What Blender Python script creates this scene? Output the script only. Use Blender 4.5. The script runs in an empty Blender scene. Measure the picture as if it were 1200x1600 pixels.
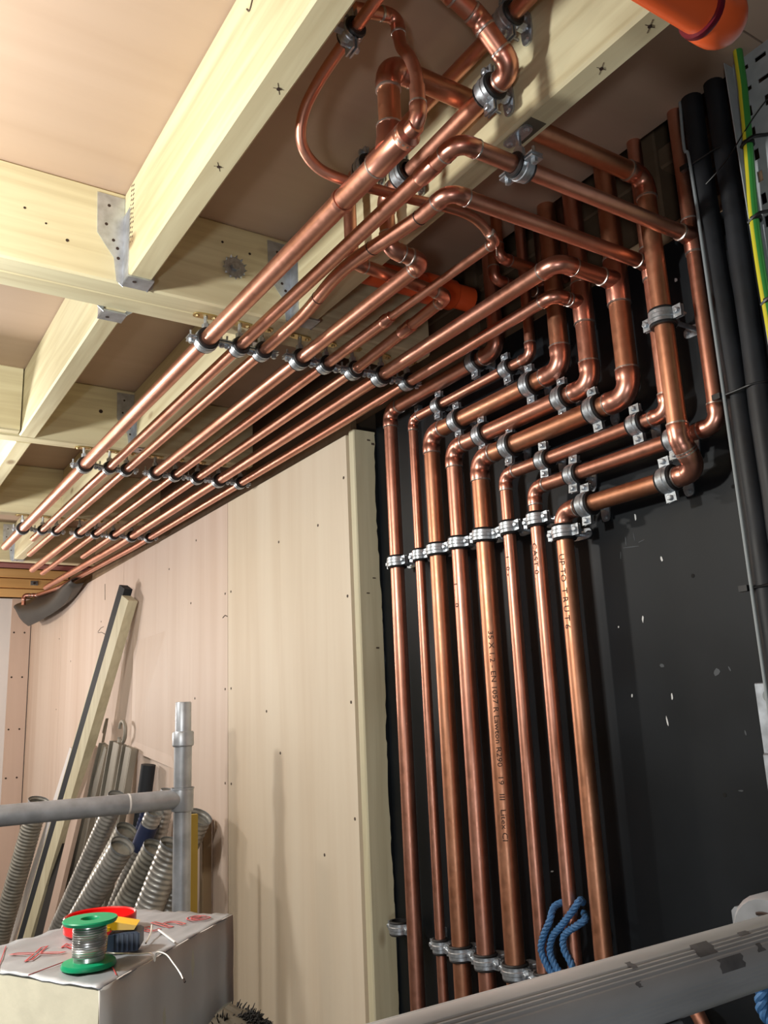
import bpy, math, random
from mathutils import Vector as V, Matrix, Quaternion
random.seed(7)
S = bpy.context.scene
COL = S.collection
# ------------------------------------------------------------------ camera
cam = bpy.data.cameras.new('camera')
cam.sensor_fit = 'VERTICAL'; cam.sensor_height = 36.0; cam.lens = 36.0 * 1329 / 1600
cam.clip_start = 0.02
camo = bpy.data.objects.new('camera', cam); COL.objects.link(camo)
right, down, fwd = V((.8402, -.5406, -.0430)), V((.0893, .2160, -.9723)), V((.5349, .8131, .2297))
fwd.normalize(); right = (right - fwd * right.dot(fwd)).normalized(); down = fwd.cross(right)
camo.matrix_world = Matrix(((right.x, -down.x, -fwd.x, 0), (right.y, -down.y, -fwd.y, 0), (right.z, -down.z, -fwd.z, 0), (0, 0, 0, 1)))
S.camera = camo
# ------------------------------------------------------------------ world, lamps, exposure
w = bpy.data.worlds.new('world'); S.world = w; w.use_nodes = True
w.node_tree.nodes['Background'].inputs[0].default_value = (.80, .90, 1.0, 1)
w.node_tree.nodes['Background'].inputs[1].default_value = .015
def lamp(name, loc, energy, col, size):
    l = bpy.data.lights.new(name, 'POINT'); l.energy = energy; l.color = col; l.shadow_soft_size = size
    o = bpy.data.objects.new(name, l); COL.objects.link(o); o.location = loc
lamp('work_lamp', (-.36, 1.14, .49), 38, (1, .98, .92), .045)
lamp('work_lamp_middle', (-.04, 2.66, .62), 20, (1, .97, .92), .045)
lamp('work_lamp_far', (.05, 4.55, .25), 21, (1, .93, .90), .06)
lamp('end_fill_light', (-.35, 5.30, .50), 26, (1, .86, .70), .05)  # added warm fill light, only there to brighten the far planks and end wall
lamp('work_lamp_behind', (-.60, -.50, -.42), 20, (.93, .97, 1), .07)
vs = S.view_settings
vs.view_transform = 'Standard'; vs.look = 'None'; vs.gamma = 1; vs.use_curve_mapping = False
vs.exposure = 0.35

# ------------------------------------------------------------------ materials
MATS = {}
def newmat(name):
    m = bpy.data.materials.new(name); m.use_nodes = True
    nt = m.node_tree; b = nt.nodes['Principled BSDF']
    MATS[name] = m
    return m, nt, b
def simple(name, col, rough=.5, metal=0, var=.0, scale=30, bump=0, spec=None, stretch=(1, 1, 1)):
    m, nt, b = newmat(name)
    b.inputs['Roughness'].default_value = rough; b.inputs['Metallic'].default_value = metal
    b.inputs['Base Color'].default_value = (*col, 1)
    if spec is not None: b.inputs['Specular IOR Level'].default_value = spec
    if var or bump:
        tc = nt.nodes.new('ShaderNodeTexCoord'); mp = nt.nodes.new('ShaderNodeMapping'); mp.inputs['Scale'].default_value = stretch
        n = nt.nodes.new('ShaderNodeTexNoise'); n.inputs['Scale'].default_value = scale; n.inputs['Detail'].default_value = 5
        nt.links.new(tc.outputs['Object'], mp.inputs[0]); nt.links.new(mp.outputs[0], n.inputs['Vector'])
        if var:
            r = nt.nodes.new('ShaderNodeValToRGB')
            r.color_ramp.elements[0].position = .3; r.color_ramp.elements[1].position = .7
            r.color_ramp.elements[0].color = (*[c * (1 - var) for c in col], 1)
            r.color_ramp.elements[1].color = (*[min(1, c * (1 + var)) for c in col], 1)
            nt.links.new(n.outputs['Fac'], r.inputs[0]); nt.links.new(r.outputs[0], b.inputs['Base Color'])
            q = nt.nodes.new('ShaderNodeMapRange'); q.inputs[3].default_value = rough * .8; q.inputs[4].default_value = min(1, rough * 1.25)
            nt.links.new(n.outputs['Fac'], q.inputs[0]); nt.links.new(q.outputs[0], b.inputs['Roughness'])
        if bump:
            bp = nt.nodes.new('ShaderNodeBump'); bp.inputs['Strength'].default_value = bump; bp.inputs['Distance'].default_value = .004
            nt.links.new(n.outputs['Fac'], bp.inputs['Height']); nt.links.new(bp.outputs[0], b.inputs['Normal'])
    return m
def wood(name, c1, c2, axis, fine=1.0, knots=True, rough=.6, kn=(.22, .13, .06)):
    """grain stretched along one axis, two-tone, with sparse knots"""
    m, nt, b = newmat(name); b.inputs['Roughness'].default_value = rough
    N = nt.nodes.new; L = nt.links.new
    tc = N('ShaderNodeTexCoord'); oi = N('ShaderNodeObjectInfo')
    add = N('ShaderNodeVectorMath'); add.operation = 'ADD'
    cmb = N('ShaderNodeVectorMath'); cmb.operation = 'SCALE'; cmb.inputs[0].default_value = (3.1, 5.7, 4.3)
    L(oi.outputs['Random'], cmb.inputs['Scale']); L(tc.outputs['Object'], add.inputs[0]); L(cmb.outputs[0], add.inputs[1])
    mp = N('ShaderNodeMapping'); s = [1, 1, 1]; s[axis] = .055; mp.inputs['Scale'].default_value = s
    L(add.outputs[0], mp.inputs[0])
    n1 = N('ShaderNodeTexNoise'); n1.inputs['Scale'].default_value = 26 * fine; n1.inputs['Detail'].default_value = 4; n1.inputs['Distortion'].default_value = .6
    n2 = N('ShaderNodeTexNoise'); n2.inputs['Scale'].default_value = 5 * fine; n2.inputs['Detail'].default_value = 3
    L(mp.outputs[0], n1.inputs['Vector']); L(mp.outputs[0], n2.inputs['Vector'])
    mx = N('ShaderNodeMath'); mx.operation = 'MULTIPLY_ADD'; mx.inputs[1].default_value = .5
    hs = N('ShaderNodeMath'); hs.operation = 'MULTIPLY'; hs.inputs[1].default_value = .55
    L(n2.outputs['Fac'], hs.inputs[0]); L(n1.outputs['Fac'], mx.inputs[0]); L(hs.outputs[0], mx.inputs[2])
    r = N('ShaderNodeValToRGB'); e = r.color_ramp.elements
    e[0].position = .36; e[0].color = (*c2, 1); e[1].position = .62; e[1].color = (*c1, 1)
    L(mx.outputs[0], r.inputs[0])
    out = r.outputs[0]
    if knots:
        mk = N('ShaderNodeMapping'); s = [1, 1, 1]; s[axis] = .45; mk.inputs['Scale'].default_value = s
        L(add.outputs[0], mk.inputs[0])
        vo = N('ShaderNodeTexVoronoi'); vo.inputs['Scale'].default_value = 6.5; L(mk.outputs[0], vo.inputs['Vector'])
        kr = N('ShaderNodeMapRange'); kr.inputs[1].default_value = .045; kr.inputs[2].default_value = .10; kr.inputs[3].default_value = .75; kr.inputs[4].default_value = 0
        L(vo.outputs['Distance'], kr.inputs[0])
        mc = N('ShaderNodeMixRGB'); mc.inputs[2].default_value = (*kn, 1); L(kr.outputs[0], mc.inputs[0]); L(out, mc.inputs[1]); out = mc.outputs[0]
    L(out, b.inputs['Base Color'])
    bp = N('ShaderNodeBump'); bp.inputs['Strength'].default_value = .12; bp.inputs['Distance'].default_value = .002
    L(n1.outputs['Fac'], bp.inputs['Height']); L(bp.outputs[0], b.inputs['Normal'])
    return m
def copper(name, col, rough=.3, mott=1.0):
    m, nt, b = newmat(name); N = nt.nodes.new; L = nt.links.new
    b.inputs['Metallic'].default_value = .985
    tc = N('ShaderNodeTexCoord'); n = N('ShaderNodeTexNoise'); n.inputs['Scale'].default_value = 9; n.inputs['Detail'].default_value = 6; n.inputs['Roughness'].default_value = .65
    n2 = N('ShaderNodeTexNoise'); n2.inputs['Scale'].default_value = 90; n2.inputs['Detail'].default_value = 3
    L(tc.outputs['Object'], n.inputs['Vector']); L(tc.outputs['Object'], n2.inputs['Vector'])
    r = N('ShaderNodeValToRGB'); e = r.color_ramp.elements
    e[0].position = .32; e[0].color = (col[0] * (1 - .20 * mott), col[1] * (1 - .30 * mott), col[2] * (1 - .38 * mott), 1); e[1].position = .66; e[1].color = (*col, 1)
    L(n.outputs['Fac'], r.inputs[0]); L(r.outputs[0], b.inputs['Base Color'])
    q = N('ShaderNodeMapRange'); q.inputs[3].default_value = rough * (1 - .25 * mott); q.inputs[4].default_value = rough * (1 + .35 * mott)
    L(n2.outputs['Fac'], q.inputs[0]); L(q.outputs[0], b.inputs['Roughness'])
    return m
copper('copper', (.75, .375, .275), .38)
copper('copper_dull', (.70, .345, .215), .41)
copper('copper_fitting', (.75, .365, .275), .33, .35)
simple('solder', (.62, .56, .52), .32, .9)
simple('zinc', (.50, .54, .58), .40, .85, .22, 120)
simple('brass_zinc', (.60, .47, .22), .35, .9)
simple('rubber', (.012, .012, .013), .55)
simple('galvanised', (.56, .61, .67), .38, .8, .22, 45)
simple('aluminium', (.44, .47, .51), .40, .5, .18, 26, .08)
simple('aluminium_ribbed', (.52, .53, .54), .36, .3, .25, 20, .10, stretch=(.25, 1, 1))
simple('dull_alloy', (.34, .32, .27), .5, .2, .25, 14, stretch=(1, 1, .1))
simple('duct_alloy', (.46, .455, .43), .35, .6, .2, 30)
simple('duct_dull', (.29, .285, .25), .5, .5, .25, 30)
simple('duct_blue', (.035, .05, .12), .4, .3, .2, 30)
simple('black_paint', (.0060, .0084, .0112), .46, 0, .25, 6, .05, spec=.3)
simple('black_lagging', (.011, .013, .017), .55, 0, .45, 18, .25)
simple('tie_black', (.008, .008, .009), .4)
simple('grey_cable', (.30, .34, .36), .5)
simple('tray_grey', (.50, .53, .56), .45, .1, .1, 40)
simple('earth_green', (.05, .30, .06), .4)
simple('earth_yellow', (.78, .70, .04), .4)
simple('orange_plastic', (.88, .135, .035), .32)
simple('gasket', (.13, .008, .02), .35)
simple('red_oxide', (.16, .035, .03), .55, 0, .2, 20)
simple('dark_hole', (.006, .006, .006), .9)
simple('chip', (.72, .74, .74), .7)
simple('scuff', (.075, .085, .095), .7)
simple('foil', (.42, .44, .47), .40, .4, .12, 10, .25)
simple('board_paper', (.80, .76, .70), .7, 0, .06, 8)
simple('foam', (.84, .80, .62), .8, 0, .06, 40, .2)
simple('red_print', (.55, .06, .06), .6)
simple('red_plastic', (.78, .012, .012), .28)
simple('green_plastic', (.0, .33, .14), .38)
simple('solder_wire', (.55, .55, .54), .3, .9)
simple('solder_bare', (.78, .75, .68), .35, .6)
simple('cutter_yellow', (.85, .50, .01), .38)
simple('cutter_navy', (.035, .055, .10), .45)
simple('blue_rope', (.045, .15, .34), .6, 0, .3, 160)
simple('yellow_strip', (.62, .45, .08), .5)
simple('membrane', (.045, .042, .038), .5, 0, .3, 7, .3)
simple('bristle', (.028, .026, .024), .75)
simple('brush_wood', (.10, .085, .06), .7, 0, .3, 20)
simple('ink', (.035, .018, .012), .7)
simple('foam_strip', (.014, .018, .024), .7)
simple('white_paint', (.78, .76, .75), .6)
simple('wall_dim', (.10, .092, .085), .8, 0, .2, 3)
simple('dirt_grey', (.13, .13, .135), .6, 0, .3, 60)
simple('concrete', (.10, .095, .09), .8, 0, .2, 5)
simple('pencil', (.10, .07, .05), .8)
wood('timber_x', (.77, .715, .475), (.55, .465, .27), 0, 1.7)
wood('timber_y', (.77, .715, .475), (.55, .465, .27), 1, 1.7)
wood('timber_z', (.70, .66, .47), (.54, .49, .32), 2, 1.7)
wood('timber_dark_z', (.30, .21, .12), (.21, .14, .08), 2, knots=False)
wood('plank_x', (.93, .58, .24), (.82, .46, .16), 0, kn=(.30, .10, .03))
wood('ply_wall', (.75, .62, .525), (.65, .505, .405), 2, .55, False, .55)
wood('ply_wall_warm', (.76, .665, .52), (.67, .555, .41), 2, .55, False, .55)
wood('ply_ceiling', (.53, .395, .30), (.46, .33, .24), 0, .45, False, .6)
wood('ply_pink', (.68, .53, .44), (.60, .45, .36), 2, .5, False, .5)
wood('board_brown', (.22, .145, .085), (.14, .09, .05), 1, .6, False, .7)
M = MATS

# ------------------------------------------------------------------ mesh helpers
class MB:
    def __init__(s): s.v = []; s.f = []; s.sm = []
    def quad(s, *p, sm=False):
        i = len(s.v); s.v += [V(q) for q in p]; s.f.append(tuple(range(i, i + len(p)))); s.sm.append(sm); return s
    def box(s, a, b, mtx=None, bev=0):
        x0, y0, z0 = a; x1, y1, z1 = b
        if bev:
            # chamfer the four long edges of the longest axis
            d = [x1 - x0, y1 - y0, z1 - z0]; k = d.index(max(d)); i, j = [q for q in range(3) if q != k]
            lo = [x0, y0, z0]; hi = [x1, y1, z1]
            pr = [(lo[i] + bev, lo[j]), (hi[i] - bev, lo[j]), (hi[i], lo[j] + bev), (hi[i], hi[j] - bev), (hi[i] - bev, hi[j]), (lo[i] + bev, hi[j]), (lo[i], hi[j] - bev), (lo[i], lo[j] + bev)]
            n = len(s.v)
            for e in (lo[k], hi[k]):
                for (p, q) in pr:
                    c = [0, 0, 0]; c[i] = p; c[j] = q; c[k] = e
                    s.v.append(mtx @ V(c) if mtx else V(c))
            F = [tuple(n + q for q in range(7, -1, -1)), tuple(n + 8 + q for q in range(8))] + [(n + q, n + (q + 1) % 8, n + 8 + (q + 1) % 8, n + 8 + q) for q in range(8)]
            flip = (k == 1)
            for f in F: s.f.append(tuple(reversed(f)) if flip else f); s.sm.append(False)
            return s
        n = len(s.v)
        for c in ((x0, y0, z0), (x1, y0, z0), (x1, y1, z0), (x0, y1, z0), (x0, y0, z1), (x1, y0, z1), (x1, y1, z1), (x0, y1, z1)):
            s.v.append(mtx @ V(c) if mtx else V(c))
        for f in ((3, 2, 1, 0), (4, 5, 6, 7), (0, 1, 5, 4), (1, 2, 6, 5), (2, 3, 7, 6), (3, 0, 4, 7)):
            s.f.append(tuple(n + q for q in f)); s.sm.append(False)
        return s
    def sweep(s, pts, rad, seg=14, cap=True, smooth=True):
        pts = [V(p) for p in pts]
        if not hasattr(rad, '__len__'): rad = [rad] * len(pts)
        n0 = len(s.v); tang = []
        for i in range(len(pts)):
            a = pts[max(i - 1, 0)]; b = pts[min(i + 1, len(pts) - 1)]
            t = b - a
            if t.length < 1e-9: t = tang[-1] if tang else V((0, 0, 1))
            tang.append(t.normalized())
        t = tang[0]; u = t.orthogonal().normalized()
        for i, p in enumerate(pts):
            if i:
                q = tang[i - 1].rotation_difference(tang[i]); u = (q @ u); u = (u - tang[i] * u.dot(tang[i])).normalized()
            vv = tang[i].cross(u)
            for k in range(seg):
                a = 2 * math.pi * k / seg
                s.v.append(p + (u * math.cos(a) + vv * math.sin(a)) * rad[i])
        for i in range(len(pts) - 1):
            for k in range(seg):
                k2 = (k + 1) % seg
                s.f.append((n0 + i * seg + k, n0 + i * seg + k2, n0 + (i + 1) * seg + k2, n0 + (i + 1) * seg + k)); s.sm.append(smooth)
        if cap:
            s.f.append(tuple(n0 + k for k in range(seg - 1, -1, -1))); s.sm.append(False)
            m = n0 + (len(pts) - 1) * seg
            s.f.append(tuple(m + k for k in range(seg))); s.sm.append(False)
        return s
    def lathe(s, prof, c=(0, 0, 0), seg=24, axis='Z'):
        """closed profile list of (r, h)"""
        c = V(c); n0 = len(s.v); m = len(prof)
        for k in range(seg):
            a = 2 * math.pi * k / seg
            for r, h in prof:
                p = (r * math.cos(a), r * math.sin(a), h)
                if axis == 'Y': p = (p[1], h, p[0])
                if axis == 'X': p = (h, p[0], p[1])
                s.v.append(c + V(p))
        for k in range(seg):
            k2 = (k + 1) % seg
            for j in range(m):
                j2 = (j + 1) % m
                s.f.append((n0 + k * m + j, n0 + k2 * m + j, n0 + k2 * m + j2, n0 + k * m + j2)); s.sm.append(True)
        return s
    def mesh(s, name, base=(0, 0, 0)):
        b = V(base); me = bpy.data.meshes.new(name)
        me.from_pydata([tuple(v - b) for v in s.v], [], s.f)
        me.polygons.foreach_set('use_smooth', s.sm); me.update()
        return me
def sharpen(me, ang=40):
    try: me.set_sharp_from_angle(angle=math.radians(ang))
    except Exception: pass
def link(name, me, mat=None, parent=None):
    o = bpy.data.objects.new(name, me); COL.objects.link(o)
    if mat and not me.materials: me.materials.append(M[mat])
    if parent: o.parent = parent
    return o
BASE = {}
def empty(name, base, label, cat, group=None, mtx=None):
    o = bpy.data.objects.new(name, None); COL.objects.link(o); o.empty_display_size = .03
    if mtx: o.matrix_world = mtx
    else: o.location = base
    BASE[o] = V(base); tag(o, label, cat, group)
    return o
def tag(o, label, cat, group=None):
    o['label'] = label; o['category'] = cat
    if group: o['group'] = group
    return o
def part(name, mb, mat, parent, sharp=True, label=None):
    p = parent; base = V((0, 0, 0))
    while p is not None:
        if p in BASE: base = BASE[p]; break
        p = p.parent
    me = mb.mesh(name, base)
    if sharp: sharpen(me)
    o = link(name, me, mat, parent)
    if label: o['label'] = label
    return o
def solo(name, mb, mat, label, cat, group=None, base=None):
    if base is None: base = sum(mb.v, V()) / len(mb.v); base = V((base.x, base.y, min(v.z for v in mb.v)))
    me = mb.mesh(name, base); sharpen(me)
    o = link(name, me, mat); o.location = base; BASE[o] = V(base)
    return tag(o, label, cat, group)
def struct(name, mb, mat, base=(0, 0, 0)):
    me = mb.mesh(name, base); sharpen(me)
    o = link(name, me, mat); o.location = base; BASE[o] = V(base); o['kind'] = 'structure'
    return o
def arc_pts(p, d0, d1, R, n=7):
    th = d0.angle(d1); t = R * math.tan(th / 2)
    a = p - d0 * t; ax = d0.cross(d1).normalized()
    c = a + (d1 - d0 * d0.dot(d1)).normalized() * R
    return t, [c + Quaternion(ax, th * i / n) @ (a - c) for i in range(n + 1)]
def fillet(pts, R, n=7):
    pts = [V(p) for p in pts]; out = [pts[0]]
    for i in range(1, len(pts) - 1):
        d0 = (pts[i] - pts[i - 1]); d1 = (pts[i + 1] - pts[i]); l = min(d0.length, d1.length) * .5
        d0.normalize(); d1.normalize(); th = d0.angle(d1)
        if th < .02: out.append(pts[i]); continue
        r = min(R, l * .98 / math.tan(th / 2)); out += arc_pts(pts[i], d0, d1, r, n)[1]
    out.append(pts[-1]); return out
def smooth_path(pts, n=8):
    pts = [V(p) for p in pts]; P = [pts[0] * 2 - pts[1]] + pts + [pts[-1] * 2 - pts[-2]]; out = []
    for i in range(1, len(P) - 2):
        for k in range(n):
            t = k / n; a, b, c, d = P[i - 1:i + 3]
            out.append(.5 * ((2 * b) + (c - a) * t + (2 * a - 5 * b + 4 * c - d) * t * t + (3 * b - a - 3 * c + d) * t ** 3))
    out.append(pts[-1]); return out

# ------------------------------------------------------------------ pipe-work builders
def ring_at(p, d, r, parent, wd=.0022):
    p = V(p); d = V(d).normalized()
    part('solder_ring', MB().sweep([p - d * wd, p - d * wd * .6, p + d * wd * .6, p + d * wd], [r * 1.02, r * 1.135, r * 1.135, r * 1.02], 16), 'solder', parent)
def elbow(p, d0, d1, r, root, rings=True, er=1.5):
    """soldered elbow: socket - bend - socket; returns how far it eats into each leg"""
    th = d0.angle(d1); R = r * er; t, arc = arc_pts(V(p), d0, d1, R, 7); s = r * (1.05 if er > 1.4 else .7)
    a = arc[0] - d0 * s; b = arc[-1] + d1 * s; e = r * .14
    path = [a, a + d0 * e, arc[0] - d0 * e] + arc + [arc[-1] + d1 * e, b - d1 * e, b]
    rad = [r * 1.06, r * 1.115, r * 1.115] + [r * 1.07] * len(arc) + [r * 1.115, r * 1.115, r * 1.06]
    el = part('elbow', MB().sweep(path, rad, 18), 'copper_fitting', root)
    if rings: ring_at(a, d0, r, el); ring_at(b, d1, r, el)
    return t + s * .5
def tee(p, axis, br, r, rb, root, mat='copper_fitting'):
    p = V(p); axis = V(axis).normalized(); br = V(br).normalized(); L = r * 2.3; B = r * 1.05 + rb * 1.3
    m = MB().sweep([p - axis * L, p - axis * (L - r * .15), p + axis * (L - r * .15), p + axis * L], [r * 1.05, r * 1.115, r * 1.115, r * 1.05], 18)
    m.sweep([p + br * r * .2, p + br * r * 1.0, p + br * (r * 1.35), p + br * (B - rb * .1), p + br * B], [rb * 1.3, rb * 1.22, rb * 1.115, rb * 1.115, rb * 1.05], 18)
    t = part('tee', m, mat, root)
    for q, d, rr in ((p - axis * L, axis, r), (p + axis * L, axis, r), (p + br * B, br, rb)): ring_at(q, d, rr, t)
    return t
def coupling(p, d, r, root, r2=None, ln=1.6):
    p = V(p); d = V(d).normalized(); r2 = r2 or r; l = r * ln
    part('coupling', MB().sweep([p - d * l, p - d * l * .9, p - d * l * .15, p + d * l * .15, p + d * l * .9, p + d * l], [r * 1.05, r * 1.13, r * 1.13, r2 * 1.13, r2 * 1.13, r2 * 1.05], 18), 'copper_fitting', root)
def run(root, pts, r, mat='copper', bends=(), rings=True, er=1.5):
    """straight lengths joined by soldered elbows; corners listed in bends are pulled bends"""
    pts = [V(p) for p in pts]; n = len(pts); cur = [pts[0]]
    D = [(pts[i + 1] - pts[i]).normalized() for i in range(n - 1)]
    for i in range(1, n):
        if i == n - 1:
            cur.append(pts[i]); part('pipe_length', MB().sweep(cur, r, 16), mat, root); break
        if D[i - 1].angle(D[i]) < .03: cur.append(pts[i]); continue
        if i in bends:
            R = min(r * 5, (pts[i] - pts[i - 1]).length * .45 / max(.2, math.tan(D[i - 1].angle(D[i]) / 2)))
            cur += arc_pts(pts[i], D[i - 1], D[i], R, 8)[1]; continue
        t = elbow(pts[i], D[i - 1], D[i], r, root, rings, er)
        cur.append(pts[i] - D[i - 1] * t); part('pipe_length', MB().sweep(cur, r, 16), mat, root)
        cur = [pts[i] + D[i] * t]
# clips ------------------------------------------------------------
CL = {}
def clip_meshes(r, so, base):
    key = (round(r, 4), round(so, 3), base)
    if key in CL: return CL[key]
    ro = r + .0050; th = .0020; w = .0105; ear = .0175; N = 12
    def half(sgn):
        m = MB(); prof = []
        for i in range(N + 1):
            a = math.pi * i / N; c, s = math.cos(a), math.sin(a)
            for (rr, y) in ((ro, -w), (ro, w), (ro + th, w), (ro + th, w * .42), (ro + th + .0012, w * .3), (ro + th + .0012, -w * .3), (ro + th, -w * .42), (ro + th, -w)):
                m.v.append(V((c * rr, y, sgn * s * rr)))
        K = 8
        for i in range(N):
            for k in range(K):
                q = (i * K + k, i * K + (k + 1) % K, (i + 1) * K + (k + 1) % K, (i + 1) * K + k)
                m.f.append(q if sgn > 0 else tuple(reversed(q))); m.sm.append(True)
        for sx in (-1, 1):
            x0, x1 = (ro - .001, ro + ear) if sx > 0 else (-ro - ear, -ro + .001)
            z0, z1 = (sgn * .0016, sgn * (.0016 + th + .0006))
            m.box((x0, -w, min(z0, z1)), (x1, w, max(z0, z1)))
            xx = ro - .001 if sx > 0 else -ro - th
            m.box((xx, -w, min(z0, z1)), (xx + .003, w, max(z0, z1)))
        return m
    d = {}
    d['band'] = half(-1).mesh('band'); d['back_band'] = half(1).mesh('back_band')
    d['rubber_lining'] = MB().lathe([(r + .0003, -.0152), (ro + .0004, -.0152), (ro + .0020, -.0128), (ro + .0001, -.0108), (ro + .0001, .0108), (ro + .0020, .0128), (ro + .0004, .0152), (r + .0003, .0152)], axis='Y', seg=20).mesh('rubber_lining')
    sc = MB().sweep([(0, 0, -.0105), (0, 0, -.0095), (0, 0, -.0040)], [.0036, .0052, .0052], 6, smooth=False)
    sc.sweep([(0, 0, -.004), (0, 0, .017)], .0023, 8); d['screw'] = sc.mesh('screw')
    rd = MB().sweep([(0, 0, ro + .001), (0, 0, ro + .013)], .0082, 6, smooth=False)
    rd.sweep([(0, 0, ro + .01), (0, 0, so)], .0042, 10); d['rod'] = rd.mesh('rod')
    bp = MB()
    pr = [(.026 * math.copysign(abs(math.cos(a)) ** .6, math.cos(a)), .0105 * math.copysign(abs(math.sin(a)) ** .6, math.sin(a))) for a in [2 * math.pi * k / 20 for k in range(20)]]
    i0 = len(bp.v); bp.v += [V((x, y, so - .003)) for x, y in pr] + [V((x, y, so)) for x, y in pr]
    bp.f += [tuple(i0 + k for k in range(19, -1, -1)), tuple(i0 + 20 + k for k in range(20))] + [(i0 + k, i0 + (k + 1) % 20, i0 + 20 + (k + 1) % 20, i0 + 20 + k) for k in range(20)]
    bp.sm += [False] * 22
    for sx in (-1, 1): bp.sweep([(sx * .018, 0, so - .0065), (sx * .018, 0, so - .003)], [.003, .0048], 8)
    d['base_plate'] = bp.mesh('base_plate')
    for k, mt in (('band', 'zinc'), ('back_band', 'zinc'), ('rubber_lining', 'rubber'), ('screw', 'zinc'), ('rod', 'zinc'), ('base_plate', base)):
        d[k].materials.append(M[mt]); sharpen(d[k], 35)
    d['_ro'] = ro; d['_ear'] = ear
    CL[key] = d; return d
AX = {'wall_h': ((0, 0, -1), (0, 1, 0), (1, 0, 0)), 'wall_v': ((0, 1, 0), (0, 0, 1), (1, 0, 0)), 'ceil': ((1, 0, 0), (0, 1, 0), (0, 0, 1)),
      'left_h': ((0, 0, 1), (0, 1, 0), (-1, 0, 0)), 'perp': ((0, -1, 0), (1, 0, 0), (0, 0, 1)), 'down_x': ((0, 1, 0), (1, 0, 0), (0, 0, -1))}
def clip(kind, loc, r, so, label, group, base='zinc', tilt=0, spin=0):
    a, b, c = [V(q) for q in AX[kind]]
    mt = Matrix(((a.x, b.x, c.x, loc[0]), (a.y, b.y, c.y, loc[1]), (a.z, b.z, c.z, loc[2]), (0, 0, 0, 1))) @ Matrix.Rotation(math.radians(spin), 4, 'Z') @ Matrix.Rotation(math.radians(tilt), 4, 'Y')
    o = bpy.data.objects.new('pipe_clip', None); COL.objects.link(o); o.empty_display_size = .02; o.matrix_world = mt
    tag(o, label, 'pipe clip', group)
    d = clip_meshes(r, so, base)
    for k in ('band', 'back_band', 'rubber_lining', 'rod', 'base_plate'): link(k, d[k], None, o)
    for sx in (-1, 1):
        s = link('screw', d['screw'], None, o); s.location = (sx * (d['_ro'] + d['_ear'] * .6), 0, 0)
        s.rotation_euler = (0, 0, random.random())
    return o

# ================================================================== THE SETTING
ZB, ZT = .80, .99                     # underside and top of the joists
XW, XP = 1.200, 1.125                 # black board face, ply face
ZF = -1.5
struct('floor', MB().box((-2.3, -1.7, ZF - .1), (1.6, 6.2, ZF)), 'concrete')
struct('wall_left', MB().box((-2.3, -1.7, ZF), (-2.2, 6.2, 1.6)), 'wall_dim')
struct('wall_back', MB().box((-2.2, -1.7, ZF), (1.6, -1.6, 1.6)), 'wall_dim')
wf = struct('wall_far', MB().box((-2.2, 6.06, ZF), (1.125, 6.16, .845)), 'white_paint')
part('corner_board', MB().box((1.0, 6.045, ZF), (1.12, 6.06, .845)), 'ply_pink', wf)
for z in (.62, .33, -.0, -.3):
    for x in (1.02, 1.085):
        part('screw', MB().sweep([(x, 6.0432, z), (x, 6.046, z)], .006, 8), 'ink', wf)
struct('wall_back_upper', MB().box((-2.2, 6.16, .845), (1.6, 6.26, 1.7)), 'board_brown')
# black painted board with chips, scuffs and old screw holes
wb = struct('wall_right', MB().box((XW, -1.6, ZF), (XW + .02, 1.846, .797)), 'black_paint')
def onwall(name, y, z, w, h, mat, t=.0006, rot=0):
    m = MB(); n = 7; pts = []
    for k in range(n):
        a = 2 * math.pi * k / n; q = 1 if name == 'screw_hole' else random.uniform(.65, 1.1)
        u, v = w / 2 * math.cos(a) * q, h / 2 * math.sin(a) * q
        pts.append((y + u * math.cos(rot) - v * math.sin(rot), z + u * math.sin(rot) + v * math.cos(rot)))
    i = 0
    m.v = [V((XW - t, a, b)) for a, b in pts] + [V((XW + .001, a, b)) for a, b in pts]
    m.f = [tuple(range(n - 1, -1, -1))] + [(k, (k + 1) % n, n + (k + 1) % n, n + k) for k in range(n)]; m.sm = [False] * len(m.f)
    part(name, m, mat, wb)
for (y, z, a, b) in ((1.002, .323, .0045, .017), (.956, .239, .005, .014), (1.011, .141, .004, .014), (.984, -.034, .004, .018), (1.054, .011, .004, .008), (.968, .006, .004, .012), (.854, .721, .007, .009), (1.295, -.308, .009, .003), (1.068, .133, .003, .004)):
    onwall('paint_chip', y, z, a, b, 'chip', rot=random.uniform(-.2, .3))
for (y, z, a, b) in ((.981, .058, .010, .008), (.875, .041, .018, .012), (.851, .044, .003, .010), (.838, -.054, .003, .010), (1.021, .272, .05, .0016), (1.03, .285, .002, .02), (1.01, .288, .002, .022), (.995, .278, .02, .002), (1.045, .262, .002, .016), (.86, -.14, .012, .003)):
    onwall('scuff', y, z, a, b, 'scuff', .0004, rot=random.uniform(-.5, .5))
for (y, z) in ((.897, .200), (.890, -.148), (1.303, .112), (1.15, -.30), (.80, .33)):
    onwall('screw_hole', y, z, .007, .007, 'dark_hole', .0005)
# upper void above the black board
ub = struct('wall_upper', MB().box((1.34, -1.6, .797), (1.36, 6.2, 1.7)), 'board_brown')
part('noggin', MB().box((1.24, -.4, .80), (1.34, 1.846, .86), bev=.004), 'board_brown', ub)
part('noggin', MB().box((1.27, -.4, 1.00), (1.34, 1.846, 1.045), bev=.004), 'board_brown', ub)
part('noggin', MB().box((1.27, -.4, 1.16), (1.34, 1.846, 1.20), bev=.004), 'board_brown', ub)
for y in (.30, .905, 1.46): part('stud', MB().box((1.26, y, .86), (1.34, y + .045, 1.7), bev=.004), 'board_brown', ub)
struct('trim_1', MB().box((XW, -1.6, .797), (1.34, 6.2, .799)), 'board_brown')
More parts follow.
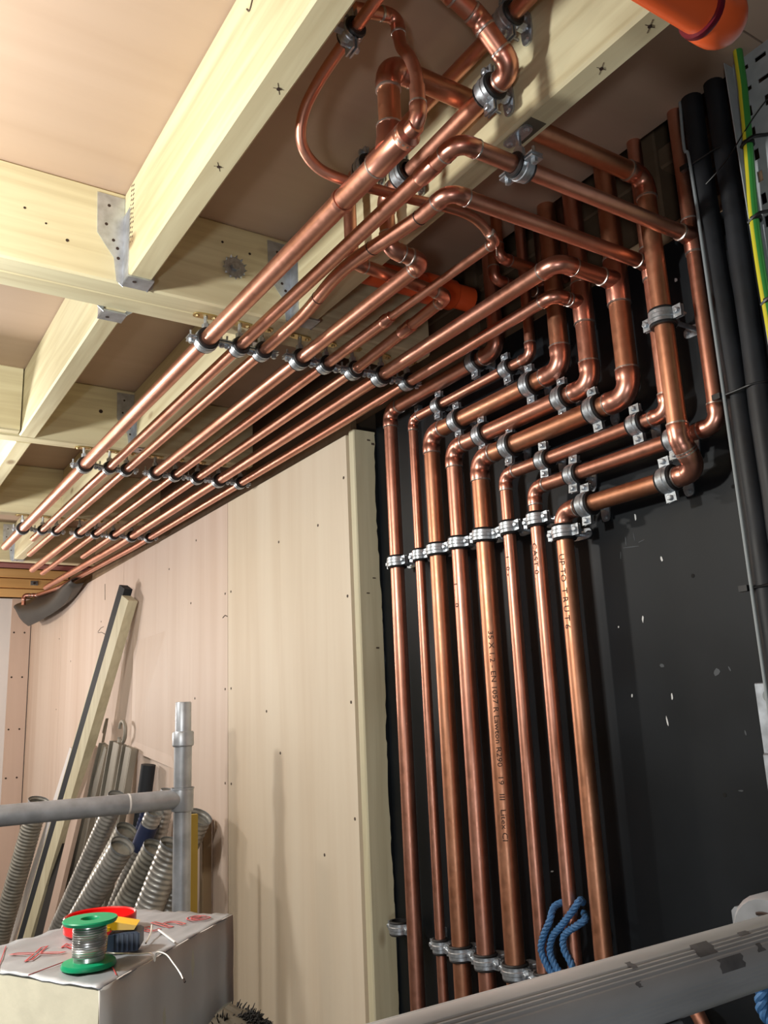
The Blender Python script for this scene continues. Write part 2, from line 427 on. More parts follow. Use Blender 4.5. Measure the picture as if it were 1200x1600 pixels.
# treated batten at the end of the ply wall, with the ragged black paint edge on its return face
tb = struct('trim_2', MB().box((1.128, 1.846, ZF), (1.198, 1.874, .742), bev=.003), 'timber_z', (1.16, 1.86, ZF))
m = MB(); zz = ZF; prev = None
while zz < .742:
    e = 1.1935 + .0035 * math.sin(zz * 9) + random.uniform(-.0022, .0022)
    cur = (e, zz)
    if prev:
        m.quad((prev[0], 1.8448, prev[1]), (1.2, 1.8448, prev[1]), (1.2, 1.8448, zz), (e, 1.8448, zz))
        m.quad((prev[0], 1.8448, prev[1]), (e, 1.8448, zz), (e, 1.846, zz), (prev[0], 1.846, prev[1]))
    prev = cur; zz += random.uniform(.008, .03)
part('paint_edge', m, 'black_paint', tb)
for (x, z, h) in ((1.17, .715, .004), (1.183, .705, .006), (1.15, .30, .003), (1.172, .16, .004), (1.17, .34, .003)):
    part('nick', MB().box((x, 1.8452, z), (x + .009, 1.8465, z + h)), 'pencil', tb)
# plywood wall in sheets with open joints
wp = struct('wall_ply', MB().box((XP + .012, 1.874, ZF), (XP + .03, 6.06, .80)), 'timber_dark_z')
for (a, b, mt) in ((1.8825, 2.696, 'ply_wall_warm'), (2.699, 3.93, 'ply_wall'), (3.933, 5.14, 'ply_wall'), (5.143, 6.045, 'ply_wall')):
    part('sheet', MB().box((XP, a, ZF), (XP + .012, b, .735 if a < 5 else .78)), mt, wp)
for (y, z) in ((2.72, .42), (2.67, .42), (2.72, .10), (2.67, .10), (2.72, -.2), (2.67, -.2), (1.90, .62), (1.90, .30), (1.90, .03), (1.90, -.25), (2.40, .02), (2.30, .52), (2.31, -.1), (3.05, .43), (3.3, .6), (3.6, .3), (4.3, .5), (4.3, .0), (4.9, .35), (5.2, .5), (5.2, .1), (2.05, .52), (3.0, .66), (3.96, .56), (3.0, .08), (2.06, -.35)):
    part('screw', MB().sweep([(XP - .0008, y, z), (XP + .002, y, z)], .0042, 8), 'pencil', wp)
for (y0, z0, y1, z1) in ((4.35, .45, 4.22, .43), (4.35, .455, 4.25, .47), (4.25, .68, 4.24, .60), (2.74, .34, 2.70, .34)):
    a = V((XP - .0006, y0, z0)); b = V((XP - .0006, y1, z1)); part('pencil_mark', MB().sweep([a, (a + b) / 2 + V((0, 0, .006)), b], .0016, 5), 'pencil', wp)
# ceiling sheets above the joists
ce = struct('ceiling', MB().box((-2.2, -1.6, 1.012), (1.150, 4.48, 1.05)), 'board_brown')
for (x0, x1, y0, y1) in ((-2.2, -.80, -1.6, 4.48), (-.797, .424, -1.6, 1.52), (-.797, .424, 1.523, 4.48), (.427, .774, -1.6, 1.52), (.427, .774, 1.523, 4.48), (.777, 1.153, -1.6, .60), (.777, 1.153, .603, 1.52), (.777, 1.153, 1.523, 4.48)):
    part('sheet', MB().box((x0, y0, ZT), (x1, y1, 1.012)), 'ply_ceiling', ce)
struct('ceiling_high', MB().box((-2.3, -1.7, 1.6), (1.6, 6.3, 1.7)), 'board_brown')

# ================================================================== TIMBERS OVERHEAD
def timber(name, a, b, mat, label, cat, group=None, bev=.004):
    return solo(name, MB().box(a, b, bev=bev), mat, label, cat, group)
def nailhole(o, p, d, r=.004):
    p = V(p); d = V(d); part('nail', MB().sweep([p - d * .001, p + d * .003], r, 8), 'ink', o)
jA = timber('timber_joist', (.402, -1.55, ZB), (.447, 1.462, ZT), 'timber_y', 'pale treated joist at upper left, ending in the bright hanger on the near cross beam', 'joist', 'ceiling joists')
jB = timber('timber_joist', (.752, -1.55, ZB), (.797, 1.462, ZT), 'timber_y', 'treated joist with pencil crosses underneath, copper pipes clipped to its side', 'joist', 'ceiling joists')
jA2 = timber('timber_joist', (.397, 1.580, ZB), (.442, 2.449, ZT), 'timber_y', 'brightly lit joist beyond the near cross beam, left of the copper pipes', 'joist', 'ceiling joists')
jB2 = timber('timber_joist', (.718, 1.580, ZB), (.763, 2.449, ZT), 'timber_y', 'joist seen between the ceiling copper pipes, beyond the near cross beam', 'joist', 'ceiling joists')
jA3 = timber('timber_joist', (.397, 2.507, ZB), (.442, 3.378, ZT), 'timber_y', 'joist at left edge between the second and third cross beams', 'joist', 'ceiling joists')
jB3 = timber('timber_joist', (.718, 2.507, ZB), (.763, 3.378, ZT), 'timber_y', 'joist above the pipes between the second and third cross beams', 'joist', 'ceiling joists')
jB4 = timber('timber_joist', (.718, 3.44, ZB), (.763, 4.40, ZT), 'timber_y', 'farthest joist above the cut pipe ends, beside the small hanger', 'joist', 'ceiling joists')
b1 = empty('cross_beam', (.2, 1.52, ZB), 'near doubled cross beam carrying the first row of ceiling pipe clips', 'beam', 'cross beams')
part('plank', MB().box((-2.2, 1.465, ZB), (1.11, 1.518, ZT), bev=.004), 'timber_x', b1)
part('plank', MB().box((-2.2, 1.5195, ZB + .002), (1.11, 1.576, ZT), bev=.004), 'timber_x', b1)
b2 = timber('cross_beam', (-2.2, 2.452, ZB), (1.11, 2.504, ZT), 'timber_x', 'second cross beam with a row of pipe clips under it', 'beam', 'cross beams')
b3 = timber('cross_beam', (-2.2, 3.381, ZB), (1.11, 3.437, ZT), 'timber_x', 'third cross beam above the cut ends of the copper pipes', 'beam', 'cross beams')
b4 = timber('cross_beam', (-2.2, 4.40, ZB), (1.11, 4.45, ZT), 'timber_x', 'farthest cross beam just in front of the red steel', 'beam', 'cross beams')
timber('timber_block', (-.2, 2.412, .803), (.393, 2.449, ZT), 'timber_x', 'short noggin block fixed to the left side of the bright joist', 'timber', None)
for p in ((.424, 1.05, ZB), (.43, .86, ZB), (.775, .62, ZB), (.774, .54, ZB)):
    o = jA if p[0] < .6 else jB
    for a in (0, 1):
        d = V((.008, .004 + .009 * a, 0)) if a else V((.010, -.002, 0))
        part('pencil_mark', MB().sweep([V(p) - d * .7 - V((0, 0, .0002)), V(p) + d * .7 - V((0, 0, .0002))], .0004, 5), 'pencil', o)
    nailhole(o, p, V((0, 0, 1)), .0028)
for (x, z) in ((.225, .905), (.262, .885), (.30, .862), (.66, .935), (.668, .86), (.60, .945)): nailhole(b1, (x, 1.4655, z), V((0, 1, 0)), random.uniform(.002, .0036))
nailhole(b2, (.62, 2.4525, .91), V((0, 1, 0)), .006)
part('stain', MB().box((.758, .735, ZB - .0004), (.787, .785, ZB + .0004)), 'brush_wood', jB)
part('pencil_mark', MB().sweep(smooth_path([(.4015, .86, .93), (.4015, .87, .945), (.4015, .885, .93), (.4015, .895, .94)], 4), .0012, 5), 'pencil', jA)
# grading stamp dots on the end of joist A
for k in range(26): part('stamp_dot', MB().box((.4014, 1.405 + .012 * (k % 2) + random.uniform(0, .006), .86 + .0048 * k), (.4022, 1.411 + .012 * (k % 2) + random.uniform(0, .004), .8625 + .0048 * k)), 'pencil', jA)

def hanger(x0, x1, y, sgn, label, side=True):
    """joist hanger: two shaped flanges on the beam face, stirrup sides and a seat"""
    e = empty('joist_hanger', ((x0 + x1) / 2, y, ZB), label, 'joist hanger', 'joist hangers')
    t = .0016; f = y - sgn * t * 1.2
    for sx, xe in ((-1, x0), (1, x1)):
        def P(u, z): return (xe + sx * u, z)
        prof = [P(0, ZB - .006), P(.012, ZB + .004), P(.018, ZB + .05), P(.05, ZB + .095), P(.052, ZT - .012), P(0, ZT - .012)]
        m = MB(); n = len(prof)
        ya, yb = sorted((y - sgn * .0002, f))
        m.v = [V((a, ya, b)) for a, b in prof] + [V((a, yb, b)) for a, b in prof]
        fr = tuple(range(n)); m.f = [fr, tuple(n + k for k in range(n - 1, -1, -1))] + [(k, n + k, n + (k + 1) % n, (k + 1) % n) for k in range(n)]
        m.sm = [False] * len(m.f)
        fl = part('flange', m, 'galvanised', e)
        for (u, z) in ((.030, ZT - .035), (.034, ZT - .075), (.020, ZB + .085), (.010, ZB + .05), (.012, ZB + .07)):
            c = V((xe + sx * u, f, z)); part('nail_hole', MB().sweep([c - V((0, sgn * .0005, 0)), c + V((0, sgn * .0006, 0))], .0032, 8), 'ink', fl)
        xs = sorted((xe, xe + sx * t)); ys = sorted((y, y - sgn * .038))
        part('stirrup', MB().box((xs[0], ys[0], ZB - .002), (xs[1], ys[1], ZT - .05)), 'galvanised', e)
    ys = sorted((y, y - sgn * .042))
    s = part('seat', MB().box((x0 - t, ys[0], ZB - .0036), (x1 + t, ys[1], ZB - .0004)), 'galvanised', e)
    c = V(((x0 + x1) / 2 - .008, y - sgn * .026, ZB - .0037)); part('nail_hole', MB().sweep([c - V((0, 0, .0005)), c + V((0, 0, .0008))], .004, 8), 'ink', s)
hanger(.402, .447, 1.465, 1, 'galvanised joist hanger holding the upper-left joist to the near cross beam')
hanger(.752, .797, 1.465, 1, 'galvanised joist hanger behind the copper pipes on the near cross beam')
hanger(.397, .442, 1.577, -1, 'galvanised hanger seat under the bright joist on the back of the near beam')
hanger(.718, .763, 1.577, -1, 'galvanised hanger behind the near beam, above the third ceiling pipe clip')
hanger(.718, .763, 2.452, 1, 'joist hanger on the second cross beam, half hidden by the pipes')
hanger(.718, .763, 4.40, 1, 'small far hanger above the cut pipe ends at the left edge')
# toothed washer with bolt on the near beam
tw = empty('toothed_washer', (.625, 1.465, .893), 'shiny toothed washer and bolt on the shaded face of the near beam', 'washer')
m = MB(); c = V((.625, 1.463, .893)); n = 24
for k in range(n):
    a0 = 2 * math.pi * k / n; a1 = 2 * math.pi * (k + 1) / n; am = (a0 + a1) / 2
    def q(a, r, y): return (c.x + math.cos(a) * r, y, c.z + math.sin(a) * r)
    m.quad(q(a0, .008, 1.462), q(a0, .022, 1.4615), q(a1, .022, 1.4615), q(a1, .008, 1.462))
    m.quad(q(a0, .022, 1.4615), q(am, .026, 1.455 if k % 2 else 1.464), q(a1, .022, 1.4615))
part('toothed_plate', m, 'zinc', tw)
part('bolt_head', MB().sweep([(c.x, 1.463, c.z), (c.x, 1.455, c.z)], [.009, .0085], 6, smooth=False), 'zinc', tw)
# steel at the far end and the orange planks behind it
sb = empty('steel_beam', (0, 4.50, .795), 'dark red-oxide steel beam across the far end of the ceiling pipes', 'steel beam')
part('bottom_flange', MB().box((-2.2, 4.46, .795), (1.12, 4.58, .806)), 'red_oxide', sb)
part('web', MB().box((-2.2, 4.515, .806), (1.12, 4.525, 1.1)), 'red_oxide', sb)
part('top_flange', MB().box((-2.2, 4.46, 1.1), (1.12, 4.58, 1.112)), 'red_oxide', sb)
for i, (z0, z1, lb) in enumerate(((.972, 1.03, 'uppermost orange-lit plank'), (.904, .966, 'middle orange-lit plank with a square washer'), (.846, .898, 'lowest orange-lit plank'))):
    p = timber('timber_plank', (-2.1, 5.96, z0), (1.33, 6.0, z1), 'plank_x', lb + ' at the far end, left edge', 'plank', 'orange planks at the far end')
    if i == 1:
        o = part('square_washer', MB().box((1.09, 5.953, .924), (1.135, 5.960, .953)), 'zinc', p); part('bolt', MB().sweep([(1.1125, 5.953, .9385), (1.1125, 5.944, .9385)], .008, 6), 'ink', o)
# red steel top right corner
sr = empty('steel_beam', (1.1, .42, .93), 'dark red steel beam in the top right corner beside the orange waste pipe', 'steel beam')
part('bottom_flange', MB().box((.90, .36, .93), (1.135, .49, .942)), 'red_oxide', sr)
part('web', MB().box((.90, .42, .942), (1.135, .43, .988)), 'red_oxide', sr)

# ================================================================== COPPER PIPEWORK
XR = 1.150; HZ = .745
PY = [1.700, 1.603, 1.533, 1.452, 1.364, 1.285, 1.203, 1.132]
PZ = [.748, .694, .635, .577, .527, .470, .421, .357]
PE = [1.280, 1.178, 1.098, 1.028, .942, .868, .777, .825]
PR = [.0172, .0112, .0185, .0178, .0192, .0128, .0132, .0160]
ORD = ['first', 'second', 'third', 'fourth', 'fifth', 'sixth', 'seventh', 'eighth']
CX = [.585, .656, .707, .795, .858, .930, 1.002, 1.075]
CRD = [.0165, .0118, .0118, .0142, .0115, .0128, .0150, .0122]
g = 'copper pipe circuits'
root = {}
lab = ['copper riser nearest the timber batten, its level run topmost on the black board',
       'thin copper riser second from the batten, bending into the second level run',
       'thick copper riser third from the batten, bending into the third level run',
       'copper riser fourth from the batten, feeding the ceiling pipe closest to the ply wall',
       'thick copper riser with printed lettering, fifth from the batten',
       'slim copper riser sixth from the batten, rising behind the clipped upright',
       'copper riser with the blue rope tied on, seventh from the batten',
       'rightmost copper riser, with the lowest level run and offset upright']
for i in range(8):
    e = empty('copper_pipe', (XR, PY[i], ZF), lab[i], 'copper pipe', g); root[i] = e
    mt = ('copper', 'copper', 'copper_dull', 'copper', 'copper_dull', 'copper', 'copper', 'copper_dull')[i]
    if i < 7: run(e, [(XR, PY[i], ZF), (XR, PY[i], PZ[i]), (XR, PE[i], PZ[i]), (XR, PE[i], 1.58)], PR[i], mt)
# circuit 4 -> ceiling pipe 8 ; circuit 5 -> ceiling pipe 7
tee((XR, PE[3], .742), (0, 0, 1), (-1, 0, 0), PR[3], CRD[7], root[3])
run(root[3], [(XR - .03, PE[3], .742), (CX[7], PE[3], .742), (CX[7], 3.6, HZ), (CX[7] - .005, 5.0, .77), (CX[7] - .02, 5.55, .80), (CX[7] - .09, 5.57, .80), (CX[7] - .09, 5.57, .74)], CRD[7])
tee((XR, PE[4], .747), (0, 0, 1), (-1, 0, 0), PR[4], CRD[6], root[4])
run(root[4], [(XR - .03, PE[4], .747), (CX[6], PE[4], .747), (CX[6], 3.6, HZ), (CX[6] - .005, 4.9, .765), (CX[6] - .005, 5.0, .765)], CRD[6])
# circuit 6 -> ceiling pipe 3, circuit 7 -> ceiling pipe 2
tee((XR, PE[5], .745), (0, 0, 1), (-1, 0, 0), PR[5], .0122, root[5])
run(root[5], [(XR - .03, PE[5], .745), (.712, PE[5], .745), (.712, .93, .745)], .0122)
part('pipe_length', MB().sweep(smooth_path([(.712, .92, .745), (.711, .95, .745), (.705, 1.00, .746), (.697, 1.06, .748), (.691, 1.12, .749), (.691, 1.18, .748), (.698, 1.25, .746), (.705, 1.32, .745), (.707, 1.40, .745), (.707, 1.6, .745)], 6) + [V((.707, 3.92, .745))], .0118, 16), 'copper', root[5])
for y, x, z in ((.945, .7115, .745), (1.06, .697, .748), (1.25, .698, .746)): part('solder_ring', MB().sweep([(x, y - .001, z), (x, y + .001, z)], .0124, 16), 'ink', root[5])
tee((XR, PE[6], .750), (0, 0, 1), (-1, 0, 0), PR[6], .0128, root[6])
run(root[6], [(XR - .03, PE[6], .750), (.656, PE[6] - .004, .747), (.656, 3.58, .745)], .0122)
coupling((.656, .845, .747), (0, 1, 0), .0122, root[6])
# circuit 8 : level run, offset upright, cross run at high level, drop to ceiling pipe 1
e = root[7]; r = PR[7]
run(e, [(XR, PY[7], ZF), (XR, PY[7], PZ[7]), (XR, PE[7], PZ[7]), (1.113, PE[7], .405), (1.109, PE[7], .878), (CX[0], PE[7] + .006, .882), (CX[0], PE[7] + .006, HZ + .03)], r, 'copper_dull')
tee((CX[0], PE[7] + .008, HZ), (0, 1, 0), (0, 0, 1), CRD[0], .0165, e)
part('pipe_length', MB().sweep([(CX[0], .86, HZ), (CX[0], 3.78, HZ)], CRD[0], 18), 'copper', e)
coupling((CX[0], .965, HZ), (0, 1, 0), CRD[0], e, ln=.25)
# reducing elbow and pulled bypass pipe
rb = .0088
coupling((CX[0], .787, HZ), (0, -1, 0), CRD[0], e, rb * 1.2, 1.0)
run(e, [(CX[0], .79, HZ), (CX[0], .766, HZ + .004), (CX[0], .765, .80)], .0105)
part('pipe_length', MB().sweep(smooth_path([(CX[0], .765, .79), (CX[0], .766, .82), (CX[0], .778, .855), (CX[0], .795, .885), (CX[0], .800, .915)], 6), rb, 14), 'copper', e)
run(e, [(CX[0], .800, .905), (CX[0], .800, .938), (.512, .800, .915)], rb * 1.05)
# ceiling pipe 4 : comes off the lower pipe on the joist face
XJ = .715
P2, P3, P4 = (.662, .904), (.611, .926), (.50, .945)
c4 = empty('copper_pipe', (CX[3], 1.05, HZ), 'fourth ceiling pipe from the left, climbing to the lower pipe on the joist face', 'copper pipe', g)
run(c4, [(CX[3], 4.32, HZ), (CX[3], 1.052, HZ), (.724, 1.05, .750), (.721, 1.05, .845), (XJ, .718, .848), (P2[0], .720, P2[1]), (P3[0], .720, P3[1]), (P4[0], .72, P4[1])], .0138, 'copper', er=1.35)
# ceiling pipe 6 : comes off the upper pipe on the joist face
c6 = empty('copper_pipe', (CX[5], 1.16, HZ), 'sixth ceiling pipe from the left, fed by the upper pipe on the joist face', 'copper pipe', g)
run(c6, [(CX[5], 3.9, HZ), (CX[5], 1.51, HZ), (CX[5], 1.16, .765), (XJ, 1.155, .776), (XJ, 1.155, .932), (XJ, -.4, .925)], .0118, 'copper')
coupling((CX[5], 1.30, .757), (0, 1, -.06), .0122, c6)
# ceiling pipe 5 : small pulled pipe from the left joist, under the right joist
c5 = empty('copper_pipe', (CX[4], .95, HZ), 'fifth ceiling pipe from the left, with the small swan-neck pipe looping from the upper-left joist', 'copper pipe', g)
part('pipe_length', MB().sweep([V((.508, -.5, .88)), V((.508, .60, .877))] + smooth_path([(.508, .81, .874), (.505, .88, .862), (.502, .925, .838), (.512, .952, .808), (.545, .964, .787), (.592, .958, .776), (.645, .952, .775), (.70, .947, .775), (.76, .938, .775), (.80, .934, .772), (.83, .936, .764), (.855, .943, .752)], 7), .0082, 14), 'copper', c5)
elbow((.864, .940, .746), V((.9, .2, -.35)).normalized(), V((-.03, 1, 0)).normalized(), .0082, c5)
part('pipe_length', MB().sweep([(.863, .955, .7455), (CX[4], 1.26, HZ)], .0082, 14), 'copper', c5)
coupling((CX[4], 1.262, HZ), (0, 1, 0), .0095, c5, .0115)
part('pipe_length', MB().sweep([(CX[4], 1.265, HZ), (CX[4], 4.40, HZ)], .0115, 16), 'copper', c5)
part('solder_drip', MB().sweep([(.866, .945, .738), (.866, .945, .722)], [.0012, .0016], 6), 'solder', c5)
# short copper stub low on the black board, bottom right
cs = empty('copper_pipe', (1.15, .935, ZF), 'short copper pipe end below the scaffold tube, bottom right', 'copper pipe', g)
part('pipe_length', MB().sweep(smooth_path([(1.15, .93, ZF), (1.15, .932, -.9), (1.15, .934, -.55), (1.15, .945, -.47), (1.15, .98, -.445), (1.15, 1.03, -.44)], 6), .0112, 14), 'copper', cs)

# ------------------------------------------------------------------ clips
gc = 'ring clips on the ceiling pipes'
rows = (('near cross beam', 1.512), ('second cross beam', 2.476), ('third cross beam', 3.408))
for bn, y in rows:
    for i in range(8):
        clip('ceil', (CX[i] if i != 4 or y > 1.3 else .858, y, HZ), CRD[i], ZB - HZ - .0005, f'ring clip under the {bn}, {ORD[i]} ceiling pipe counted from the left', gc, 'brass_zinc', tilt=random.uniform(-5, 5), spin=random.uniform(-4, 4))
gw = 'ring clips on the black board'
SO = XW - XR - .0003
for i, ys in enumerate(((1.352,), (1.495, 1.252), (1.427, 1.186), (1.346, 1.102), (1.262, 1.023), (1.166, .933), (1.092, .860), (1.068, .883))):
    for k, y in enumerate(ys):
        side = 'clip' if len(ys) == 1 else ('left clip' if k == 0 else 'right clip')
        clip('wall_h', (XR, y, PZ[i]), PR[i], SO, f'{side} on the {ORD[i]} level copper run from the top of the black board', gw, tilt=random.uniform(-6, 6), spin=random.uniform(-4, 4))
for i in range(8):
    clip('wall_v', (XR, PY[i], .357 if i < 7 else .317), PR[i], SO, f'upper clip on the {ORD[i]} upright copper pipe from the batten', gw, tilt=random.uniform(-5, 5), spin=random.uniform(-3, 3))
for i in range(1, 8):
    clip('wall_v', (XR, PY[i], -.487), PR[i], SO, f'lower clip on the {ORD[i]} upright copper pipe from the batten', gw, tilt=random.uniform(-5, 5), spin=random.uniform(-3, 3))
clip('wall_v', (1.158, 1.772, -.480), .0172, .0417, 'empty ring clip swung aside left of the first upright pipe, bottom', gw, tilt=3)
clip('wall_v', (1.111, PE[7], .614), PR[7], XW - 1.111 - .0003, 'clip on the offset upright pipe at the upper right', gw)
clip('perp', (.768, PE[6] - .003, .747), .0122, ZB - .747 - .0005, 'clip under the right-hand joist holding the pipe that crosses to the wall', 'ring clips on the joists')
clip('wall_h', (XJ, .768, .848), .0138, .752 - XJ - .0003, 'clip beside the big elbow on the lower pipe of the joist face', 'ring clips on the joists')
clip('wall_h', (XJ, .985, .846), .0138, .752 - XJ - .0003, 'clip on the lower joist-face pipe, half hidden behind the second ceiling pipe', 'ring clips on the joists')
clip('wall_h', (XJ, .720, .930), .0118, .752 - XJ - .0003, 'clip on the upper joist-face pipe at the top of the picture', 'ring clips on the joists')
clip('wall_h', (XJ, 1.100, .932), .0118, .752 - XJ - .0003, 'clip on the upper joist-face pipe in the shade behind the first ceiling pipe', 'ring clips on the joists')
clip('left_h', (.508, .800, .875), .0082, .508 - .447 - .0003, 'black-lined clip on the small pipe beside the upper-left joist', 'ring clips on the joists')
for (y, z, lb) in ((1.634, .736, 'small square fixing tab left between the first and second level runs'), (1.539, .687, 'small square fixing tab beside the left clip of the second level run')):
    o = solo('fixing_tab', MB().box((1.185, y - .008, z - .010), (1.1995, y + .008, z + .010)), 'zinc', lb, 'fixing tab', 'loose fixing tabs')
    part('hole', MB().sweep([(1.1845, y, z), (1.1855, y, z)], .0035, 8), 'ink', o)
for (y, lb) in ((1.745, 'round zinc washer hanging behind the first upright at the bottom'),):
    solo('washer', MB().lathe([(.009, -.002), (.016, -.002), (.016, .002), (.009, .002)], (1.185, y, -.51), 20, 'X'), 'zinc', lb, 'washer')
o = solo('fixing_tab', MB().box((1.19, 1.645, -.50), (1.1995, 1.662, -.465)), 'zinc', 'lone fixing tab between the first and second uprights at the bottom', 'fixing tab', 'loose fixing tabs')

# ------------------------------------------------------------------ lettering on the pipes
import bmesh
def pipe_text(txt, parent, c, r, ztop, size, ang, mat='ink', squash=1.0):
    cu = bpy.data.curves.new('lettering', 'FONT'); cu.body = txt; cu.size = size; cu.resolution_u = 2
    t = bpy.data.objects.new('lettering', cu); COL.objects.link(t)
    dg = bpy.context.evaluated_depsgraph_get(); me = bpy.data.meshes.new_from_object(t.evaluated_get(dg))
    bpy.data.objects.remove(t)
    base = BASE[parent]; bm = bmesh.new(); bm.from_mesh(me); bmesh.ops.triangulate(bm, faces=bm.faces)
    for _ in range(4):
        ed = [q for q in bm.edges if q.calc_length() > size * .22]
        if ed: bmesh.ops.subdivide_edges(bm, edges=ed, cuts=1); bmesh.ops.triangulate(bm, faces=bm.faces)
    bm.to_mesh(me); bm.free()
    for v in me.vertices:
        u, h = v.co.x * squash, v.co.y - size * .35
        a = ang + h / r
        v.co = V((c[0] + math.cos(a) * (r + .0005), c[1] + math.sin(a) * (r + .0005), ztop - u)) - base
    link('lettering', me, mat, parent)
front = math.atan2(-1.364, -1.15)
pipe_text('35 X 1.2 - EN 1057 R Lawton R290   19   III   Litex CI', root[4], (XR, PY[4]), PR[4], .155, .0145, front - .10, squash=1.28)
pipe_text('1 . 0 -', root[5], (XR, PY[5]), PR[5], .30, .013, front - .75, squash=1.4)
pipe_text('CAST 0 .', root[6], (XR, PY[6]), PR[6], .31, .014, front - .75, squash=1.4)
pipe_text('1 .  .  0', root[3], (XR, PY[3]), PR[3], .27, .014, front - .85, squash=1.4)
pipe_text('UP TO  T R U T 6', root[7], (XR, PY[7]), PR[7], .275, .016, front - .70, squash=1.15)

# ================================================================== RIGHT-HAND SERVICES
gl = 'black lagged cables'
def lagged(y, r, label):
    pts = [(1.15 + .002 * math.sin(z * 7 + y * 40), y + .0025 * math.sin(z * 5 + y * 90), z) for z in [ZF + .06 * k for k in range(52)]]
    solo('lagged_cable', MB().sweep(pts, [r * (1 + .04 * math.sin(k * 1.7 + y * 50)) for k in range(52)], 16), 'black_lagging', label, 'cable', gl, (1.15, y, ZF))
lagged(.7385, .0174, 'black lagged cable on the right, beside the last copper upright')
lagged(.7000, .0166, 'black lagged cable nearest the grey tray and earth wire')
for z, lb in ((.455, 'black cable tie round the lagged cables at mid height'), (.155, 'black cable tie round the lagged cables lower down'), (.86, 'black cable tie round the lagged cables near the ceiling sheet')):
    c = [(1.15 - .021, .7385 + .004, z), (1.15 - .0195, .72, z + .001), (1.15 - .018, .70, z + .002), (1.146, .6845, z + .003), (1.168, .69, z + .003), (1.172, .72, z), (1.168, .752, z), (1.145, .7585, z), (1.15 - .021, .7425, z)]
    e = empty('cable_tie', (1.13, .72, z), lb, 'cable tie', 'cable ties')
    part('strap', MB().sweep(smooth_path(c, 4), .0018, 6), 'tie_black', e)
    part('head', MB().box((1.123, .750, z - .004), (1.131, .764, z + .005)), 'tie_black', e)
solo('grey_cable', MB().sweep(smooth_path([(1.1275, .7455, ZF), (1.1275, .7455, -.6), (1.1275, .7455, .08), (1.1275, .7455, .45), (1.1275, .7455, .73), (1.128, .746, .80), (1.128, .748, .88), (1.130, .754, .93), (1.172, .7575, 1.3)], 8), .0026, 8), 'grey_cable', 'thin grey cable running down between the last copper upright and the lagged cables', 'cable', None, (1.1275, .7455, ZF))
# perforated tray
tr = empty('cable_tray', (1.14, .5, .2), 'grey perforated metal cable tray at the right edge', 'cable tray')
m = MB(); cy, cz = .031, .0385; X = 1.140
for iy in range(12):
    for iz in range(20):
        y0 = .655 - cy * (iy + 1); z0 = .22 + cz * iz; y1 = y0 + cy; z1 = z0 + cz; yc, zc = (y0 + y1) / 2, (z0 + z1) / 2
        hy, hz = (.0042, .0095) if iz < 18 else (.0095, .0042)
        ou = [(y0, z0), (y1, z0), (y1, z1), (y0, z1)]; inn = [(yc - hy, zc - hz), (yc + hy, zc - hz), (yc + hy, zc + hz), (yc - hy, zc + hz)]
        for k in range(4):
            a, b = ou[k], ou[(k + 1) % 4]; c, d = inn[(k + 1) % 4], inn[k]
            m.quad((X, *d), (X, *c), (X, *b), (X, *a))
            m.quad((X, *c), (X, *d), (X + .002, *d), (X + .002, *c))
part('perforated_bed', m, 'tray_grey', tr, sharp=False)
part('side_flange', MB().box((1.118, .655, .22), (1.142, .6565, .985)), 'tray_grey', tr)
# earth cable
ep = smooth_path([(1.119, .633, ZF), (1.119, .633, -.5), (1.119, .640, .2), (1.118, .646, .45), (1.117, .648, .60), (1.117, .646, .705), (1.118, .641, .78), (1.119, .637, .84), (1.120, .634, .90), (1.121, .632, .97), (1.122, .630, 1.3)], 8)
ec = empty('earth_cable', (1.119, .633, ZF), 'green and yellow earth cable tied to the grey tray', 'cable')
part('green_sheath', MB().sweep(ep, .0072, 12), 'earth_green', ec)
part('yellow_stripe', MB().sweep([p + V((-.0030, .0010, 0)) for p in ep], .0050, 10), 'earth_yellow', ec)
part('yellow_stripe', MB().sweep([p + V((-.0016, -.0062, 0)) for p in ep], .0013, 6), 'earth_green', ec)
for z, lb in ((.826, 'upper'), (.70, 'second'), (.565, 'third')):
    y = .645 if z < .8 else .638
    e = empty('cable_tie', (1.11, y, z), f'{lb} black cable tie holding the earth cable to the tray', 'cable tie', 'cable ties')
    part('strap', MB().lathe([(.0078, -.003), (.0098, -.003), (.0098, .003), (.0078, .003)], (1.1185, y, z), 16), 'tie_black', e)
    part('tail', MB().sweep(smooth_path([(1.1115, y + .008, z - .004), (1.1105, y - .002, z), (1.115, y - .012, z + .004), (1.137, y - .022, z + .009)], 4), .0030, 6), 'tie_black', e)
solo('thin_wire', MB().sweep(smooth_path([(1.13, .55, .905), (1.118, .60, .875), (1.112, .636, .845), (1.118, .67, .826), (1.128, .70, .82), (1.13, .725, .812)], 6), .0011, 6), 'tie_black', 'thin black wire crossing from the tray to the lagged cables', 'wire')
# bracket plate at the right edge
br = empty('bracket_plate', (1.19, .77, -.14), 'pale galvanised bracket with a bolt hole at the right edge', 'bracket')
part('plate', MB().box((1.192, .70, -.085), (1.199, .806, .020), bev=.0015), 'galvanised', br)
part('hole', MB().sweep([(1.1914, .786, .0), (1.1925, .786, .0)], .009, 14), 'grey_cable', br)
part('foot', MB().box((1.180, .70, -.150), (1.196, .800, -.082), bev=.003), 'galvanised', br)
